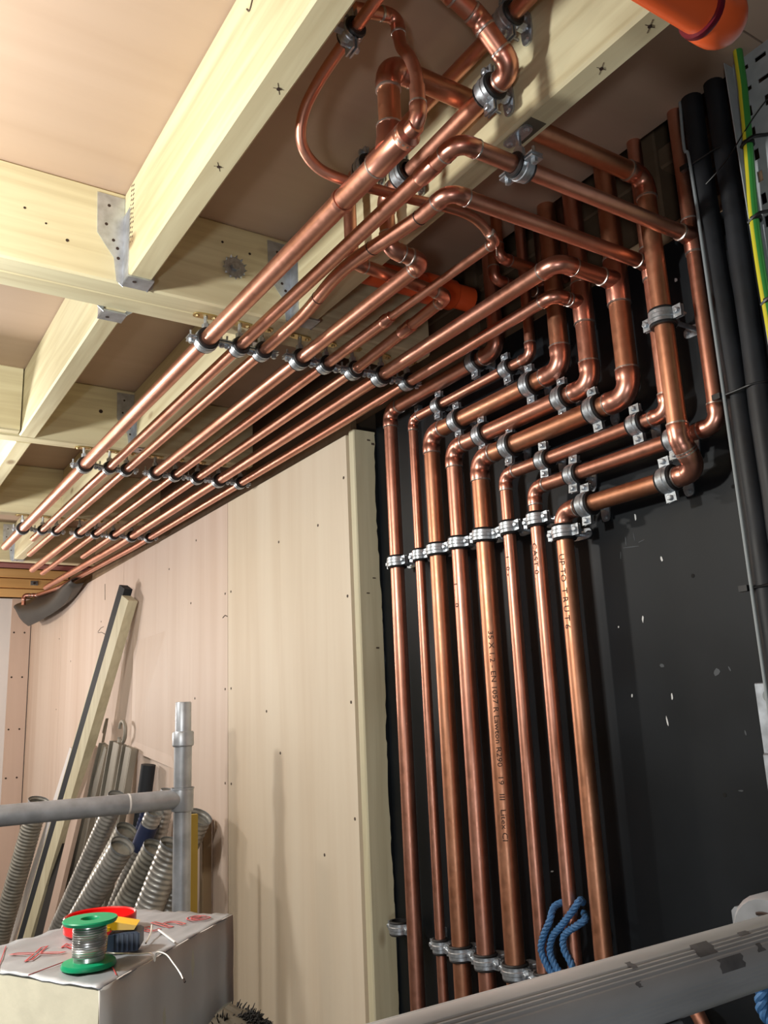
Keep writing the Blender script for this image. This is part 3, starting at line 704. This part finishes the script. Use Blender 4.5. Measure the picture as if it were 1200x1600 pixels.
# orange waste pipe top right
op = empty('waste_pipe', (.5, .383, .59), 'bright orange plastic waste pipe with a dark seal, top right', 'waste pipe')
part('pipe_length', MB().sweep([(-.4, .383, .62), (.632, .383, .62)], .0198, 24), 'orange_plastic', op)
part('seal', MB().lathe([(.0195, -.0028), (.0236, -.003), (.0243, .001), (.0236, .003), (.0195, .0028)], (.629, .383, .62), 28, 'X'), 'gasket', op)
el = fillet([(.632, .383, .62), (.661, .383, .62), (.661, .383, .665), (.661, .383, .985)], .027, 9)
part('elbow', MB().sweep([V((.6315, .383, .62)), V((.634, .383, .62))] + el[1:], [.0228, .0240] + [.0240] * (len(el) - 4) + [.0238, .0225, .0198], 24), 'orange_plastic', op)
o2 = empty('waste_pipe', (1.0, 1.31, .83), 'dim orange waste pipe in the shade behind the sixth ceiling pipe', 'waste pipe')
part('pipe_length', MB().sweep([(.80, 1.315, .872), (1.11, 1.309, .869)], .0265, 20), 'orange_plastic', o2)
part('socket', MB().sweep([(.985, 1.3125, .870), (.99, 1.3125, .870), (1.06, 1.311, .869), (1.065, 1.311, .869)], [.029, .0325, .0325, .029], 20), 'orange_plastic', o2)
for (x, y, lb) in ((1.10, 1.214, 'shaded copper upright in the ceiling void, left of the second'), (1.05, 1.141, 'shaded copper upright in the ceiling void behind the seventh ceiling pipe')):
    e = empty('copper_pipe', (x, y, .80), lb, 'copper pipe', 'pipes in the ceiling void')
    run(e, [(x, y, .988), (x, y, .87), (XR + .09, y, .87), (XR + .09, y, 1.55)], .011, 'copper_dull')

# ================================================================== SCAFFOLD TOWER
YS = 2.40
sf = empty('scaffold_tower', (.866, YS, ZF), 'grey scaffold tower upright and rail at the lower left', 'scaffold', 'scaffold tower frames')
part('upright', MB().sweep([(.866, YS, ZF), (.866, YS, -.052)], .0245, 24), 'aluminium', sf)
part('spigot', MB().sweep([(.866, YS, -.06), (.866, YS, .052), (.866, YS, .055)], [.0225, .0225, .0205], 24), 'aluminium', sf)
part('collar', MB().sweep([(.866, YS, -.068), (.866, YS, -.064), (.866, YS, -.030), (.866, YS, -.026)], [.026, .0300, .0300, .027], 24), 'aluminium', sf)
part('rail', MB().sweep([(-.75, YS, -.208), (.85, YS, -.208)], .0262, 24), 'aluminium', sf)
part('weld_collar', MB().sweep([(.866, YS, -.240), (.866, YS, -.237), (.866, YS, -.181), (.866, YS, -.178)], [.0295, .0305, .0305, .0295], 24), 'aluminium', sf)
part('weld_rib', MB().sweep([(.866, YS, -.183), (.866, YS, -.178)], .0322, 24), 'aluminium', sf)
part('paint_tick', MB().lathe([(.0260, -.0025), (.0266, -.0025), (.0266, .0025), (.0260, .0025)], (.715, YS, -.208), 24, 'X'), 'white_paint', sf)
part('upright', MB().sweep([(-.75, YS, ZF), (-.75, YS, .055)], .0245, 20), 'aluminium', sf)
YN, ZN = .497, -.212
sn = empty('scaffold_tower', (.95, YN, ZF), 'ribbed aluminium scaffold tube crossing the bottom right corner', 'scaffold', 'scaffold tower frames')
m = MB(); n = 144; prof = []
for k in range(n):
    a = 2 * math.pi * k / n; r = .0258 - (.0009 if (k % 3) == 0 and (k // 12) % 2 == 0 else 0)
    prof.append((math.cos(a) * r, math.sin(a) * r))
for x in (-.45, .95):
    for a, b in prof: m.v.append(V((x, YN + a, ZN + b)))
for k in range(n): m.f.append((k, (k + 1) % n, n + (k + 1) % n, n + k)); m.sm.append(True)
part('ribbed_tube', m, 'aluminium_ribbed', sn, sharp=False)
for x in (-.45, .95): part('upright', MB().sweep([(x, YN, ZF), (x, YN, .25)], .0245, 20), 'aluminium', sn)
for (x, a, w, h) in ((.60, 125, .022, .012), (.52, 118, .007, .007), (.62, 160, .03, .010), (.515, 150, .005, .004), (.66, 150, .008, .006), (.655, 118, .012, .004)):
    a = math.radians(a); m = MB(); r = .02595
    for q in range(5):
        aa = a + (q / 4 - .5) * h / r
        for xx in (x - w / 2 + random.uniform(-.002, .002), x + w / 2 + random.uniform(-.002, .002)): m.v.append(V((xx, YN + math.cos(aa) * r, ZN + math.sin(aa) * r)))
    for q in range(4): m.f.append((2 * q, 2 * q + 2, 2 * q + 3, 2 * q + 1)); m.sm.append(True)
    part('dirt_patch', m, 'dirt_grey', sn)
cw = empty('scaffold_hook', (.77, YN + .03, ZN), 'rounded cast hook of the scaffold deck over the tube, right edge', 'scaffold hook')
m = MB(); n = 28
for x, k in ((.752, .9), (.757, 1.0), (.84, 1.0)):
    for q in range(n):
        a = 2 * math.pi * q / n; m.v.append(V((x, YN + .034 + .040 * k * math.cos(a), ZN - .008 + .040 * k * math.sin(a))))
for i in range(2):
    for q in range(n): m.f.append((i * n + q, i * n + (q + 1) % n, (i + 1) * n + (q + 1) % n, (i + 1) * n + q)); m.sm.append(True)
m.f.append(tuple(range(n - 1, -1, -1))); m.sm.append(False)
part('claw', m, 'aluminium', cw)
part('slit', MB().sweep([(.7512, YN + .034 + .024 * math.cos(a), ZN - .008 + .024 * math.sin(a)) for a in [math.radians(70 + 9 * k) for k in range(11)]], .0016, 6), 'ink', cw)
part('arm', MB().box((.76, YN + .06, ZN - .02), (.86, YN + .076, ZN + .015), bev=.004), 'aluminium', cw)
bk = empty('tube_bracket', (.575, YN, ZN - .07), 'small grey bracket under the ribbed scaffold tube at the bottom edge', 'bracket')
part('clamp_body', MB().box((.532, YN - .022, ZN - .085), (.562, YN + .020, ZN - .022), bev=.004), 'aluminium', bk)
part('clamp_lug', MB().box((.525, YN - .026, ZN - .075), (.532, YN - .012, ZN - .03)), 'zinc', bk)

# ================================================================== STUFF LEANING ON THE PLY WALL
def lean_frame(top, foot):
    top, foot = V(top), V(foot); d = (foot - top).normalized(); rt = V((.25, -1, 0)); rt = (rt - d * rt.dot(d)).normalized(); nn = d.cross(rt).normalized()
    if nn.x > 0: nn = -nn
    return top, foot, d, rt, nn
def lean_box(mb, top, foot, u0, u1, n0, n1, s0=0, s1=0):
    top, foot, d, rt, nn = lean_frame(top, foot); a = top + d * s0; b = foot - d * s1
    P = [a + rt * u + nn * n for u, n in ((u0, n0), (u1, n0), (u1, n1), (u0, n1))]; Q = [b + rt * u + nn * n for u, n in ((u0, n0), (u1, n0), (u1, n1), (u0, n1))]
    i = len(mb.v); mb.v += P + Q
    for f in ((0, 1, 2, 3), (7, 6, 5, 4), (0, 4, 5, 1), (1, 5, 6, 2), (2, 6, 7, 3), (3, 7, 4, 0)): mb.f.append(tuple(i + k for k in f)); mb.sm.append(False)
    return mb
T, B = (1.085, 3.723, .546), (.827, 4.797, ZF)
bt = empty('leaning_batten', B, 'tall timber batten with a black foam strip, leaning on the ply wall', 'batten')
part('timber', lean_box(MB(), T, B, -.008, .055, -.02, .025), 'timber_z', bt)
part('foam_strip', lean_box(MB(), T, B, -.060, -.010, -.02, .020, -.03), 'foam_strip', bt)
part('pale_edge', lean_box(MB(), T, B, -.078, -.062, -.02, .012, .25), 'timber_z', bt)
solo('leaning_lath', lean_box(MB(), (1.05, 4.44, -.105), (.857, 5.267, ZF), -.018, .018, 0, .012), 'white_paint', 'thin pale lath leaning just left of the batten', 'lath', None, (.857, 5.267, ZF))
solo('leaning_board', lean_box(MB(), (1.05, 4.03, -.087), (.85, 4.42, ZF), -.030, .030, 0, .02), 'ply_pink', 'pale narrow board leaning just right of the batten', 'board', None, (.85, 4.42, ZF))
solo('leaning_board', lean_box(MB(), (.985, 4.21, -.513), (.83, 4.56, ZF), -.03, .035, 0, .02), 'bristle', 'dark board in the shade behind the batten foot', 'board', None, (.83, 4.56, ZF))
for (a, b, u, n, mt, lb) in (((1.085, 3.952, -.088), (.944, 4.505, ZF), .036, .03, 'dull_alloy', 'left of three dull alloy lengths leaning right of the batten'),
                          ((1.085, 3.756, -.075), (.944, 4.031, ZF), .042, .035, 'dull_alloy', 'middle dull alloy length under the round hook'),
                          ((1.085, 3.592, -.092), (.945, 3.849, ZF), .038, .03, 'dull_alloy', 'right-hand pale alloy length of the three leaning')):
    e = empty('alloy_length', b, lb, 'alloy length', 'leaning alloy lengths')
    part('channel_web', lean_box(MB(), a, b, -u, u, 0, .004), mt, e)
    part('channel_lip', lean_box(MB(), a, b, -u, -u + .005, .004, n), mt, e)
    part('channel_lip', lean_box(MB(), a, b, u - .005, u, .004, n), mt, e)
    part('channel_rib', lean_box(MB(), a, b, -u * .45, u * .55, .004, n * .8), mt, e)
hk = empty('hook_clamp', (1.068, 3.73, -.074), 'round open hook sticking up above the alloy lengths', 'hook')
part('hook', MB().sweep([(1.068, 3.690 + .042 * math.cos(a), -.030 + .043 * math.sin(a)) for a in [math.radians(20 + 13 * k) for k in range(19)]], .008, 10), 'dull_alloy', hk)
part('stem', MB().sweep([(1.068, 3.722, -.060), (1.067, 3.722, -.073)], .009, 10), 'dull_alloy', hk)
part('stem', MB().sweep([(1.068, 3.735, -.050), (1.068, 3.735, -.073)], .007, 10), 'dull_alloy', hk)
solo('thin_rod', MB().sweep(smooth_path([(1.10, 4.07, .015), (1.09, 4.065, -.03), (1.085, 4.06, -.09), (.99, 4.60, ZF)], 6), .006, 8), 'dull_alloy', 'thin bent rod sticking up left of the round hook', 'rod', None, (.99, 4.60, ZF))
solo('black_tube', MB().sweep([(1.085, 3.389, -.156), (.985, 3.58, ZF)], .028, 16), 'foam_strip', 'black tube leaning right of the alloy lengths', 'tube', None, (.985, 3.58, ZF))
m = MB(); q = [(1.1285, 3.758, .401), (1.094, 3.640, -.105), (1.1285, 3.190, -.172), (1.1290, 3.289, .416)]
m.v = [V(p) for p in q] + [V(p) + V((-.003, 0, 0)) for p in q]
m.f = [(3, 2, 1, 0), (4, 5, 6, 7)] + [(k, (k + 1) % 4, 4 + (k + 1) % 4, 4 + k) for k in range(4)]; m.sm = [False] * 6
solo('ply_offcut', m, 'ply_wall', 'plywood offcut leaning on the wall behind the alloy lengths', 'offcut')
solo('brown_post', MB().box((1.086, 2.815, ZF), (1.118, 2.845, -.315), bev=.003), 'timber_dark_z', 'narrow brown post against the wall, right of the scaffold upright', 'post')
solo('yellow_strip', MB().box((.925, 2.488, ZF), (.945, 2.504, -.262)), 'yellow_strip', 'thin yellow strip just right of the scaffold upright', 'strip')

def duct(top, foot, r, label, mat='duct_alloy', bent=None, lip='zinc', sleeve=None):
    top, foot = V(top), V(foot); e = empty('flexible_duct', foot, label, 'flexible duct', 'leaning flexible ducts')
    pts = [top, foot] if not bent else smooth_path([top] + [V(b) for b in bent] + [foot], 10)
    # resample
    L = sum((pts[i + 1] - pts[i]).length for i in range(len(pts) - 1)); step = .0043; P = []; acc = 0; i = 0
    n = int(L / step)
    for k in range(n + 1):
        t = k * step
        while i < len(pts) - 2 and t > acc + (pts[i + 1] - pts[i]).length: acc += (pts[i + 1] - pts[i]).length; i += 1
        P.append(pts[i].lerp(pts[i + 1], min(1, (t - acc) / (pts[i + 1] - pts[i]).length)))
    rad = [r * (1 + .055 * math.sin(k * 2 * math.pi / 4.0 + .4)) for k in range(len(P))]
    m = MB().sweep(P, rad, 18, cap=False)
    part('corrugated_wall', m, mat, e, sharp=False)
    d = (P[1] - P[0]).normalized()
    part('end_rim', MB().sweep([P[0] - d * .003, P[0] + d * .004], r * 1.06, 18, cap=False), lip, e)
    part('bore', MB().sweep([P[0] + d * .022, P[0] + d * .024], r * .93, 18), 'duct_dull', e)
    if sleeve: part('blue_sleeve', MB().sweep([P[0] + d * .05, P[0] + d * .15], r * 1.09, 18, cap=False), 'duct_blue', e)
    return e
duct((.947, 4.672, -.350), (.765, 5.10, ZF), .048, 'leftmost tall corrugated duct beside the foot of the batten', 'duct_dull')
duct((.985, 3.45, -.27), (.70, 4.30, ZF), .035, 'long corrugated duct behind the front pair, left')
duct((.90, 3.075, -.402), (.53, 3.95, ZF), .041, 'bright ribbed duct at the front of the pile, above the red lid')
duct((.985, 3.315, -.380), (.62, 4.10, ZF), .040, 'open duct end peeping out behind the bright front duct', 'duct_dull')
duct((1.015, 3.09, -.302), (.76, 3.80, ZF), .030, 'duct with a dark blue sleeve in the middle of the pile', 'duct_alloy', sleeve=True)
duct((1.06, 3.32, -.318), (.90, 3.92, ZF), .022, 'narrow dark blue duct behind the sleeved one', 'duct_blue', lip='duct_blue')
duct((.94, 2.848, -.390), (.585, 3.55, ZF), .040, 'dull grey duct at the front, second from the left', 'duct_dull')
duct((1.085, 3.150, -.241), (.90, 3.42, ZF), .028, 'tall corrugated duct just left of the scaffold upright', 'duct_alloy')
duct((.965, 2.745, -.372), (.66, 3.20, ZF), .043, 'ribbed duct at the front, touching the scaffold upright', 'duct_alloy')
duct((1.055, 2.765, -.300), (.88, 3.20, ZF), .040, 'bent corrugated duct end right of the scaffold upright', 'duct_alloy', bent=[(1.04, 2.80, -.36), (1.01, 2.87, -.52)])

# dark membrane bundle hanging at the far end
m = MB(); nu, nv = 18, 10
for i in range(nu + 1):
    s = i / nu; y = 4.55 + 1.35 * s; zt = .765 + .05 * s; dep = .02 + .21 * math.sin(math.pi * min(1, s * .62 + .05)) * (1 if s < .85 else 1 - (s - .85) * 4)
    for j in range(nv + 1):
        t = j / nv
        m.v.append(V((1.095 - .12 * math.sin(math.pi * t) * (.4 + .6 * s) - .015 * math.sin(9 * s + 3 * t), y, zt - dep * (t if t < .8 else .8 - (t - .8) * .8))))
for i in range(nu):
    for j in range(nv):
        a = i * (nv + 1) + j; m.f.append((a, a + 1, a + nv + 2, a + nv + 1)); m.sm.append(True)
mo = solo('membrane_bundle', m, 'membrane', 'dark folded membrane hanging under the far end of the pipes', 'membrane')
md = mo.modifiers.new('thick', 'SOLIDIFY'); md.thickness = .004

# ================================================================== INSULATION BLOCK AND THE THINGS ON IT
ZK = -.235
Q = [(.237, .871), (.450, 1.068), (.368, 1.187), (.131, 1.080)]
ib = empty('insulation_block', (.29, 1.03, ZK - .10), 'foil-faced insulation block with red print in the lower left corner', 'insulation block')
m = MB(); th = .098
m.v = [V((x, y, ZK - th)) for x, y in Q] + [V((x, y, ZK - .002)) for x, y in Q]
m.f = [(3, 2, 1, 0), (4, 5, 6, 7)] + [(k, (k + 1) % 4, 4 + (k + 1) % 4, 4 + k) for k in range(4)]; m.sm = [False] * 6
part('foam_core', m, 'foam', ib)
# foil top, slightly rumpled, and the wrapped side
def bil(s, t): 
    a = V((*Q[0], 0)).lerp(V((*Q[1], 0)), s); b = V((*Q[3], 0)).lerp(V((*Q[2], 0)), s); return a.lerp(b, t)
m = MB(); n = 24
for i in range(n + 1):
    for j in range(n + 1):
        p = bil(i / n * 1.004 - .002, j / n * 1.01 - .005); p.z = ZK + .0008 * math.sin(i * 1.3 + j * .7) + .0006 * math.sin(j * 2.1)
        if j >= n - 1: p.z += .002 * abs(math.sin(i * .9))
        m.v.append(p)
for i in range(n):
    for j in range(n):
        a = i * (n + 1) + j; m.f.append((a, a + n + 1, a + n + 2, a + 1)); m.sm.append(True)
fo = part('foil_facing', m, 'foil', ib, sharp=False); fo.modifiers.new('thick', 'SOLIDIFY').thickness = .001
m = MB(); a, b = V((*Q[0], 0)), V((*Q[1], 0)); d = (b - a); nrm = V((d.y, -d.x, 0)).normalized(); k = 14
for i in range(k + 1):
    s = i / k; p = a.lerp(b, s) + nrm * (.0012 + .0012 * math.sin(i * 1.9))
    for z in (ZK, ZK - .03, ZK - .065, ZK - th + .004 * math.sin(i * 1.1)): m.v.append(V((p.x + nrm.x * .001 * math.sin(z * 90 + i), p.y, z)))
for i in range(k):
    for j in range(3): q = i * 4 + j; m.f.append((q, q + 1, q + 5, q + 4)); m.sm.append(True)
sd = part('paper_side', m, 'board_paper', ib, sharp=False); sd.modifiers.new('thick', 'SOLIDIFY').thickness = .0012
# red printed logo and lines on the foil
def flat_text(txt, parent, org, ux, uy, size, mat, z, outline=.0):
    cu = bpy.data.curves.new('print', 'FONT'); cu.body = txt; cu.size = size; cu.resolution_u = 3; cu.space_character = 1.22
    if outline: cu.fill_mode = 'NONE'; cu.bevel_depth = outline; cu.bevel_resolution = 0
    t = bpy.data.objects.new('print', cu); COL.objects.link(t)
    me = bpy.data.meshes.new_from_object(t.evaluated_get(bpy.context.evaluated_depsgraph_get())); bpy.data.objects.remove(t)
    base = BASE[ib]; ux, uy = V(ux).normalized(), V(uy).normalized()
    for v in me.vertices: v.co = V(org) + ux * v.co.x + uy * v.co.y + V((0, 0, z + v.co.z * .3)) - base
    link('red_print', me, mat, parent)
flat_text('Xtrathe', fo, (.200, 1.015, 0), (.97, .21, 0), (-.20, .97, 0), .060, 'red_print', ZK + .0016, .0011)
for (s0, t0, s1, t1) in ((.0, .42, .30, .40), (.0, .62, .25, .95), (.12, .02, .26, .22), (.52, .50, .60, .62)):
    p, q2 = bil(s0, t0), bil(s1, t1); p.z = q2.z = ZK + .0016
    part('red_print', MB().sweep([p, q2], .0005, 5), 'red_print', fo)
p, q2 = bil(.52, .02), bil(.66, .30); p.z = q2.z = ZK + .002
part('foil_tear', MB().sweep([p, q2], .0012, 5), 'white_paint', fo)
# crate that carries the block, below the picture
ct = empty('crate', (.27, 1.03, ZF), 'dark crate under the insulation block', 'crate')
part('body', MB().box((.20, .98, ZF), (.33, 1.08, ZK - th - .001), bev=.004), 'bristle', ct)
# solder reel
sp = (.247, .948)
sr_ = empty('solder_reel', (*sp, ZK + .001), 'green plastic reel of bright solder wire standing on the block', 'solder reel')
z0 = ZK + .0022; hh = .0440
part('bottom_flange', MB().lathe([(.006, z0), (.0265, z0), (.0268, z0 + .0015), (.0255, z0 + .0045), (.013, z0 + .0055), (.0125, z0 + .011), (.006, z0 + .011)], (*sp, 0), 36), 'green_plastic', sr_)
part('top_flange', MB().lathe([(.008, z0 + hh - .004), (.0125, z0 + hh - .007), (.0255, z0 + hh - .004), (.0268, z0 + hh - .0012), (.026, z0 + hh), (.0095, z0 + hh), (.008, z0 + hh - .002)], (*sp, 0), 36), 'green_plastic', sr_)
part('hub_bore', MB().sweep([(*sp, z0 + hh - .012), (*sp, z0 + hh - .004)], .0085, 20), 'green_plastic', sr_)
pts = []; turns = 13
for k in range(turns * 18 + 1):
    a = 2 * math.pi * k / 18; pts.append((sp[0] + .0155 * math.cos(a), sp[1] + .0155 * math.sin(a), z0 + .0095 + (hh - .0175) * k / (turns * 18)))
part('wound_solder', MB().sweep(pts, .00125, 6), 'solder_wire', sr_)
part('core', MB().sweep([(*sp, z0 + .004), (*sp, z0 + hh - .005)], .0150, 20), 'solder_wire', sr_)
part('loose_end', MB().sweep(smooth_path([(.259, .958, ZK + .012), (.272, .967, ZK + .006), (.285, .952, ZK + .006), (.295, .936, ZK + .007), (.303, .925, ZK + .008), (.3055, .922, ZK + .001), (.307, .921, ZK + .009), (.312, .907, ZK + .009), (.314, .892, ZK + .004), (.3155, .876, ZK - .002), (.3165, .868, ZK - .0075)], 6), .0008, 8), 'solder_bare', sr_)
part('wire_tip', MB().sweep([(.3163, .869, ZK - .006), (.3169, .866, ZK - .0085)], .0011, 8), 'ink', sr_)
solo('solder_snippet', MB().sweep(smooth_path([(.3185, .992, ZK + .003), (.326, 1.005, ZK + .005), (.334, 1.022, ZK + .007), (.340, 1.038, ZK + .010)], 5), .001, 6), 'solder_bare', 'short bit of solder lying right of the pipe cutter', 'solder')
# red lid
solo('red_lid', MB().lathe([(.0, ZK + .002), (.0385, ZK + .002), (.0405, ZK + .004), (.0410, ZK + .019), (.0395, ZK + .0205), (.0380, ZK + .019), (.0372, ZK + .006), (.0, ZK + .0045)], (.296, 1.092, 0), 48), 'red_plastic', 'red plastic lid lying upside down behind the solder reel', 'lid')
# pipe cutter
pc = empty('pipe_cutter', (.29, .995, ZK), 'small yellow and navy pipe cutter beside the solder reel', 'pipe cutter')
ux = V((.90, -.43, 0)).normalized(); uy = V((-ux.y, ux.x, 0)); O = V((.268, 1.000, ZK + .0025))
mt = Matrix(((ux.x, uy.x, 0, O.x), (ux.y, uy.y, 0, O.y), (0, 0, 1, O.z), (0, 0, 0, 1))) @ Matrix.Diagonal((1.3, 1.2, 1.15, 1))
yo = MB(); n = 10
def extr(mb, prof, y0, y1, mtx):
    k = len(prof); i = len(mb.v)
    mb.v += [mtx @ V((a, y0, b)) for a, b in prof] + [mtx @ V((a, y1, b)) for a, b in prof]
    mb.f += [tuple(i + q for q in range(k)), tuple(i + k + q for q in range(k - 1, -1, -1))] + [(i + q, i + k + q, i + k + (q + 1) % k, i + (q + 1) % k) for q in range(k)]
    mb.sm += [False] * (k + 2); return mb
extr(yo, [(-.014, 0), (.010, 0), (.010, .008), (.004, .012), (.006, .017), (.012, .0185), (.012, .0215), (-.004, .0225), (-.012, .0225), (-.015, .017)], -.012, .012, mt)
part('yellow_body', yo, 'cutter_yellow', pc)
extr_top = MB(); extr(extr_top, [(-.010, .0215), (.004, .0195), (.031, .0180), (.033, .0215), (.014, .0262), (-.004, .0258)], -.011, .011, mt); part('yellow_jaw', extr_top, 'cutter_yellow', pc)
nb = MB(); extr(nb, [(.010, 0), (.033, 0), (.036, .003), (.036, .0150), (.033, .0168), (.022, .0165), (.020, .0160), (.011, .015)], -.0125, .0125, mt); part('navy_grip', nb, 'cutter_navy', pc)
for k in range(6): part('grip_rib', MB().box((.014 + .0038 * k, -.0138, .001), (.0158 + .0038 * k, .0138, .0155), mt), 'cutter_navy', pc)

# broom head at the bottom edge
bc = V((.75, 1.835, -.632))
bh = empty('broom_head', (.75, 1.82, ZF), 'dark frayed broom head poking up at the bottom edge beside the block', 'broom')
m = MB(); nu, nv = 22, 8
ax = V((.35, -.93, 0)).normalized(); sd2 = V((.93, .35, 0))
for i in range(nu):
    a = 2 * math.pi * i / nu
    for j in range(nv + 1):
        b = math.pi / 2 * j / nv
        m.v.append(bc + ax * (math.cos(a) * math.cos(b) * .155) + sd2 * (math.sin(a) * math.cos(b) * .06) + V((0, 0, math.sin(b) * .058 + .004 * math.sin(a * 5 + j))))
for i in range(nu):
    for j in range(nv): m.f.append((i * (nv + 1) + j, ((i + 1) % nu) * (nv + 1) + j, ((i + 1) % nu) * (nv + 1) + j + 1, i * (nv + 1) + j + 1)); m.sm.append(True)
part('felt_cap', m, 'brush_wood', bh, sharp=False)
m = MB()
for k in range(700):
    u = random.uniform(.2, 1.0); a = random.uniform(-.5, .5) if k % 3 else random.uniform(-math.pi, math.pi); b = random.uniform(.0, 1.1)
    p = bc + ax * (math.cos(a) * math.cos(b) * .150) + sd2 * (math.sin(a) * math.cos(b) * .058) + V((0, 0, math.sin(b) * .055))
    d = (p - bc + V((random.uniform(-.02, .02), random.uniform(-.02, .02), .02))).normalized() * random.uniform(.008, .020)
    m.sweep([p, p + d * .6, p + d + V((0, 0, random.uniform(-.006, .004)))], [.0018, .0015, .0006], 4, cap=False)
o = part('bristles', m, 'bristle', bh, sharp=False); o['kind'] = 'stuff'
part('handle', MB().sweep([(.75, 1.80, -.63), (.75, 1.82, ZF)], .012, 10), 'brush_wood', bh)

# blue rope
def rope(path, label, rs=.0036):
    P = smooth_path(path, 9); e = empty('blue_rope', P[-1], label, 'rope', 'blue rope')
    for s in range(3):
        pts = []; ln = 0
        for i, p in enumerate(P):
            if i: ln += (p - P[i - 1]).length
            t = (P[min(i + 1, len(P) - 1)] - P[max(i - 1, 0)]).normalized(); u = t.cross(V((1, .2, .1))).normalized(); v = t.cross(u)
            a = ln * 260 + s * 2.094; pts.append(p + (u * math.cos(a) + v * math.sin(a)) * rs * .85)
        part('strand', MB().sweep(pts, rs, 7), 'blue_rope', e)
rope([(1.160, 1.180, -.340), (1.138, 1.165, -.332), (1.128, 1.178, -.352), (1.126, 1.205, -.378), (1.124, 1.226, -.398), (1.124, 1.236, -.425), (1.125, 1.222, -.450), (1.127, 1.198, -.462), (1.130, 1.190, -.440), (1.128, 1.204, -.415), (1.128, 1.200, -.392), (1.130, 1.170, -.372), (1.142, 1.160, -.362), (1.168, 1.188, -.360)], 'blue rope looped round the seventh copper upright near the scaffold tube')
rope([(1.165, 1.225, -.345), (1.140, 1.232, -.352), (1.122, 1.228, -.372), (1.118, 1.244, -.400), (1.118, 1.252, -.425), (1.120, 1.238, -.452), (1.124, 1.212, -.470), (1.130, 1.198, -.490), (1.132, 1.190, -.53)], 'loose blue rope end hanging beside the looped rope')
rope([(.785, .56, -.250), (.782, .568, -.28), (.785, .568, -.297), (.795, .555, -.310), (.82, .54, -.318)], 'scrap of blue rope under the scaffold tube at the right edge')
